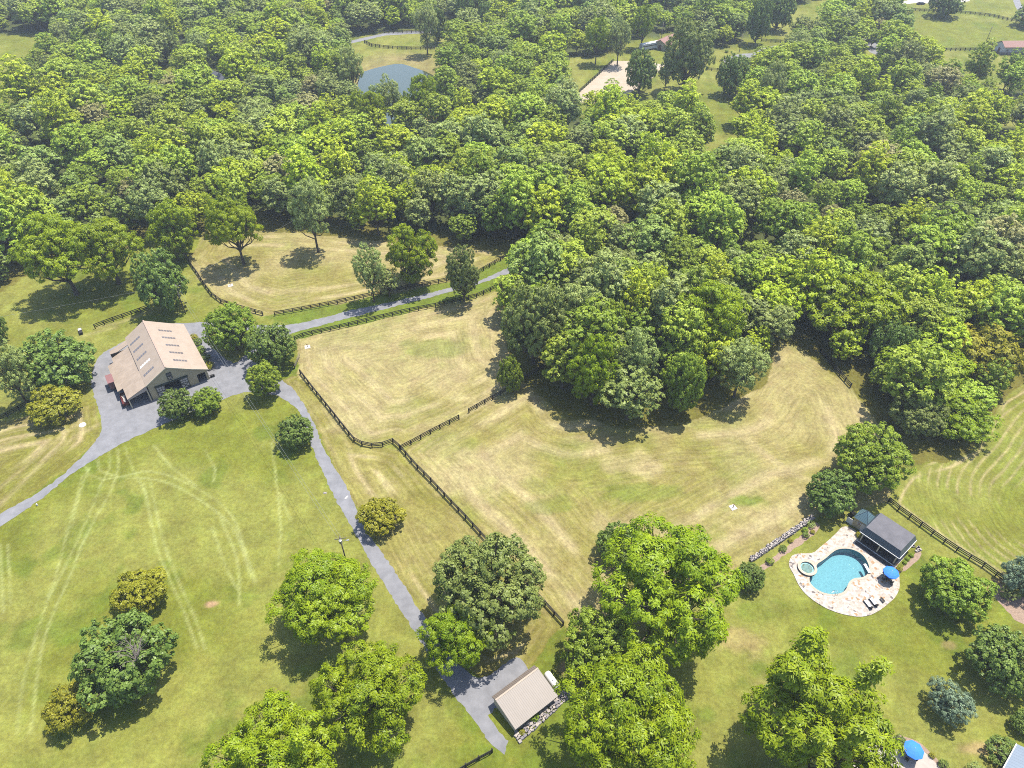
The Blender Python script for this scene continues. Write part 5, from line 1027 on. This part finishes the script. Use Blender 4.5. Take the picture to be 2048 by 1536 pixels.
for x, y in zip(xs, ys):
    sp = 6.3 + 1.9 * vnoise(np.array([x]), np.array([y]), 30, 5)[0]
    if y > 480: sp *= 1.15
    cx_, cy_ = int(x // CELL), int(y // CELL); bad = False
    for a in (-1, 0, 1):
        for c in (-1, 0, 1):
            for q in grid.get((cx_ + a, cy_ + c), ()):
                if (q[0] - x) ** 2 + (q[1] - y) ** 2 < sp * sp: bad = True; break
            if bad: break
        if bad: break
    if bad: continue
    if np.any((gxs - x) ** 2 + (gys - y) ** 2 < (grs * 0.72 + 1.2) ** 2): continue
    if any((x - b_[0]) ** 2 + (y - b_[1]) ** 2 < 110 for b_ in BLOCK): continue
    grid.setdefault((cx_, cy_), []).append((x, y)); pts.append((x, y))
pts = np.array(pts); n = len(pts)
px_, py_ = proj(pts[:, 0], pts[:, 1], 12.0); vis = (px_ > -40) & (px_ < 2088) & (py_ > -60)
order = np.argsort(np.where(vis, depth(pts[:, 0], pts[:, 1], 8), 1e6)); pts = pts[order]; px_ = px_[order]; py_ = py_[order]
w = np.array(FW, float); sel_noise = vnoise(pts[:, 0], pts[:, 1], 45, 91)
kinds = np.empty(n, int)
for i in range(n):
    ww = w.copy()
    if sel_noise[i] > .6: ww[[3, 4]] *= 2.6
    if sel_noise[i] < .35: ww[[5, 6, 7]] *= 1.8
    if py_[i] < 110: ww[[3, 4]] *= .4; ww[7] *= 2.0
    kinds[i] = rng.choice(len(FK), p=ww / ww.sum())
sc_ = rng.uniform(.6, 1.3, n) * (0.85 + .3 * vnoise(pts[:, 0], pts[:, 1], 25, 33)); zs_ = np.where(py_ < 330, rng.uniform(.7, .98, n), rng.uniform(.8, 1.12, n)); rot = rng.uniform(0, 6.28, n)
edge_d = pdist(pts[:, 0], pts[:, 1], FIELD, True); sc_ *= np.where(edge_d < 6, .85, 1.0)
WORD = {'far': "mid-green", 'fbright': "bright yellow-green", 'grey': "pale grey-green", 'dark': "dark green", 'fdark': "dark green", 'oak': "dull olive green", 'mid': "deep green", 'brown': "brownish"}
NI = 250; used = set(); crown_ref = {}; trunk_ref = {}
for i in range(NI):
    k = FK[kinds[i]]; x, y = pts[i]; s = sc_[i]; cx_, cy_ = proj(x, y, (k.t + k.Hc * .6) * s * zs_[i])
    lb = "%s tree in the wood, %d percent across and %d percent down the photo" % (WORD[k.mt], round(cx_ / 20.48), round(cy_ / 15.36))
    while lb in used: lb = lb.replace(" tree in the wood", " crown in the wood") if " tree in the wood" in lb else lb.replace("the wood", "the thick wood")
    used.add(lb)
    e = empty("woodland_tree", (x, y, 0), rot[i], lb, "tree", "trees of the wood", (s, s, s * zs_[i]))
    c = bpy.data.objects.new("crown", k.crown); col.objects.link(c); c.parent = e; t = bpy.data.objects.new("trunk", k.trunk); col.objects.link(t); t.parent = e
    crown_ref.setdefault(kinds[i], c); trunk_ref.setdefault(kinds[i], t)
# the rest of the wood: one object that repeats the same tree kinds
rest = np.arange(NI, n); keys = sorted(crown_ref); rest = np.array([i for i in rest]); remap = {k: j for j, k in enumerate(keys)}
ri = np.array([remap.get(kinds[i], 0) for i in rest], dtype=np.int32)
wm = bpy.data.meshes.new("wood"); wm.vertices.add(len(rest)); wm.vertices.foreach_set("co", np.c_[pts[rest], np.zeros(len(rest))].astype(np.float32).ravel()); wm.update()
def att(nm, ty, vals):
    a = wm.attributes.new(nm, ty, 'POINT'); a.data.foreach_set("vector" if ty == 'FLOAT_VECTOR' else "value", np.ascontiguousarray(vals).ravel())
att("pick", 'INT', ri); att("size", 'FLOAT_VECTOR', np.stack([sc_[rest], sc_[rest], sc_[rest] * zs_[rest]], 1).astype(np.float32)); att("turn", 'FLOAT_VECTOR', np.stack([np.zeros(len(rest)), np.zeros(len(rest)), rot[rest]], 1).astype(np.float32))
wo = bpy.data.objects.new("far_wood", wm); col.objects.link(wo); tag(wo, "dense mixed green wood filling the far half of the view", "wood", kind="stuff")
ng = bpy.data.node_groups.new("wood_trees", 'GeometryNodeTree'); ng.interface.new_socket("Geometry", in_out='INPUT', socket_type='NodeSocketGeometry'); ng.interface.new_socket("Geometry", in_out='OUTPUT', socket_type='NodeSocketGeometry')
gn, gl = ng.nodes, ng.links; gi = gn.new("NodeGroupInput"); go = gn.new("NodeGroupOutput"); jo = gn.new("GeometryNodeJoinGeometry")
def nattr(nm, ty):
    a = gn.new("GeometryNodeInputNamedAttribute"); a.data_type = ty; a.inputs["Name"].default_value = nm; return a.outputs[0]
s_size = nattr("size", 'FLOAT_VECTOR'); s_turn = nattr("turn", 'FLOAT_VECTOR'); s_pick = nattr("pick", 'INT'); er = gn.new("FunctionNodeEulerToRotation"); gl.new(s_turn, er.inputs[0])
for j, k in enumerate(keys):
    cmp = gn.new("FunctionNodeCompare"); cmp.data_type = 'INT'; cmp.operation = 'EQUAL'; gl.new(s_pick, cmp.inputs[2]); cmp.inputs[3].default_value = j
    for ref in (crown_ref[k], trunk_ref[k]):
        oi = gn.new("GeometryNodeObjectInfo"); oi.transform_space = 'ORIGINAL'; oi.inputs["Object"].default_value = ref; oi.inputs["As Instance"].default_value = True
        ip = gn.new("GeometryNodeInstanceOnPoints"); gl.new(gi.outputs[0], ip.inputs["Points"]); gl.new(cmp.outputs[0], ip.inputs["Selection"]); gl.new(oi.outputs["Geometry"], ip.inputs["Instance"]); gl.new(er.outputs[0], ip.inputs["Rotation"]); gl.new(s_size, ip.inputs["Scale"]); gl.new(ip.outputs[0], jo.inputs[0])
gl.new(jo.outputs[0], go.inputs[0]); md = wo.modifiers.new("trees", 'NODES'); md.node_group = ng
print("wood trees", n, "features", len(placed))

# ------------------------------------------------------------------ air: pale haze over the whole valley
hz = MB().box((0, 1600, 65), (9400, 10600, 138)).build("haze", bpy.data.materials.new("haze_air")); tag(hz, kind="stuff"); hm = hz.data.materials[0]; hm.use_nodes = True; hn = hm.node_tree.nodes; hn.remove(hn["Principled BSDF"])
pv = hn.new("ShaderNodeVolumePrincipled"); pv.inputs["Color"].default_value = (0.80, 0.88, 1.0, 1); pv.inputs["Density"].default_value = 0.00015; pv.inputs["Anisotropy"].default_value = 0.2
hm.node_tree.links.new(pv.outputs[0], hn["Material Output"].inputs["Volume"])
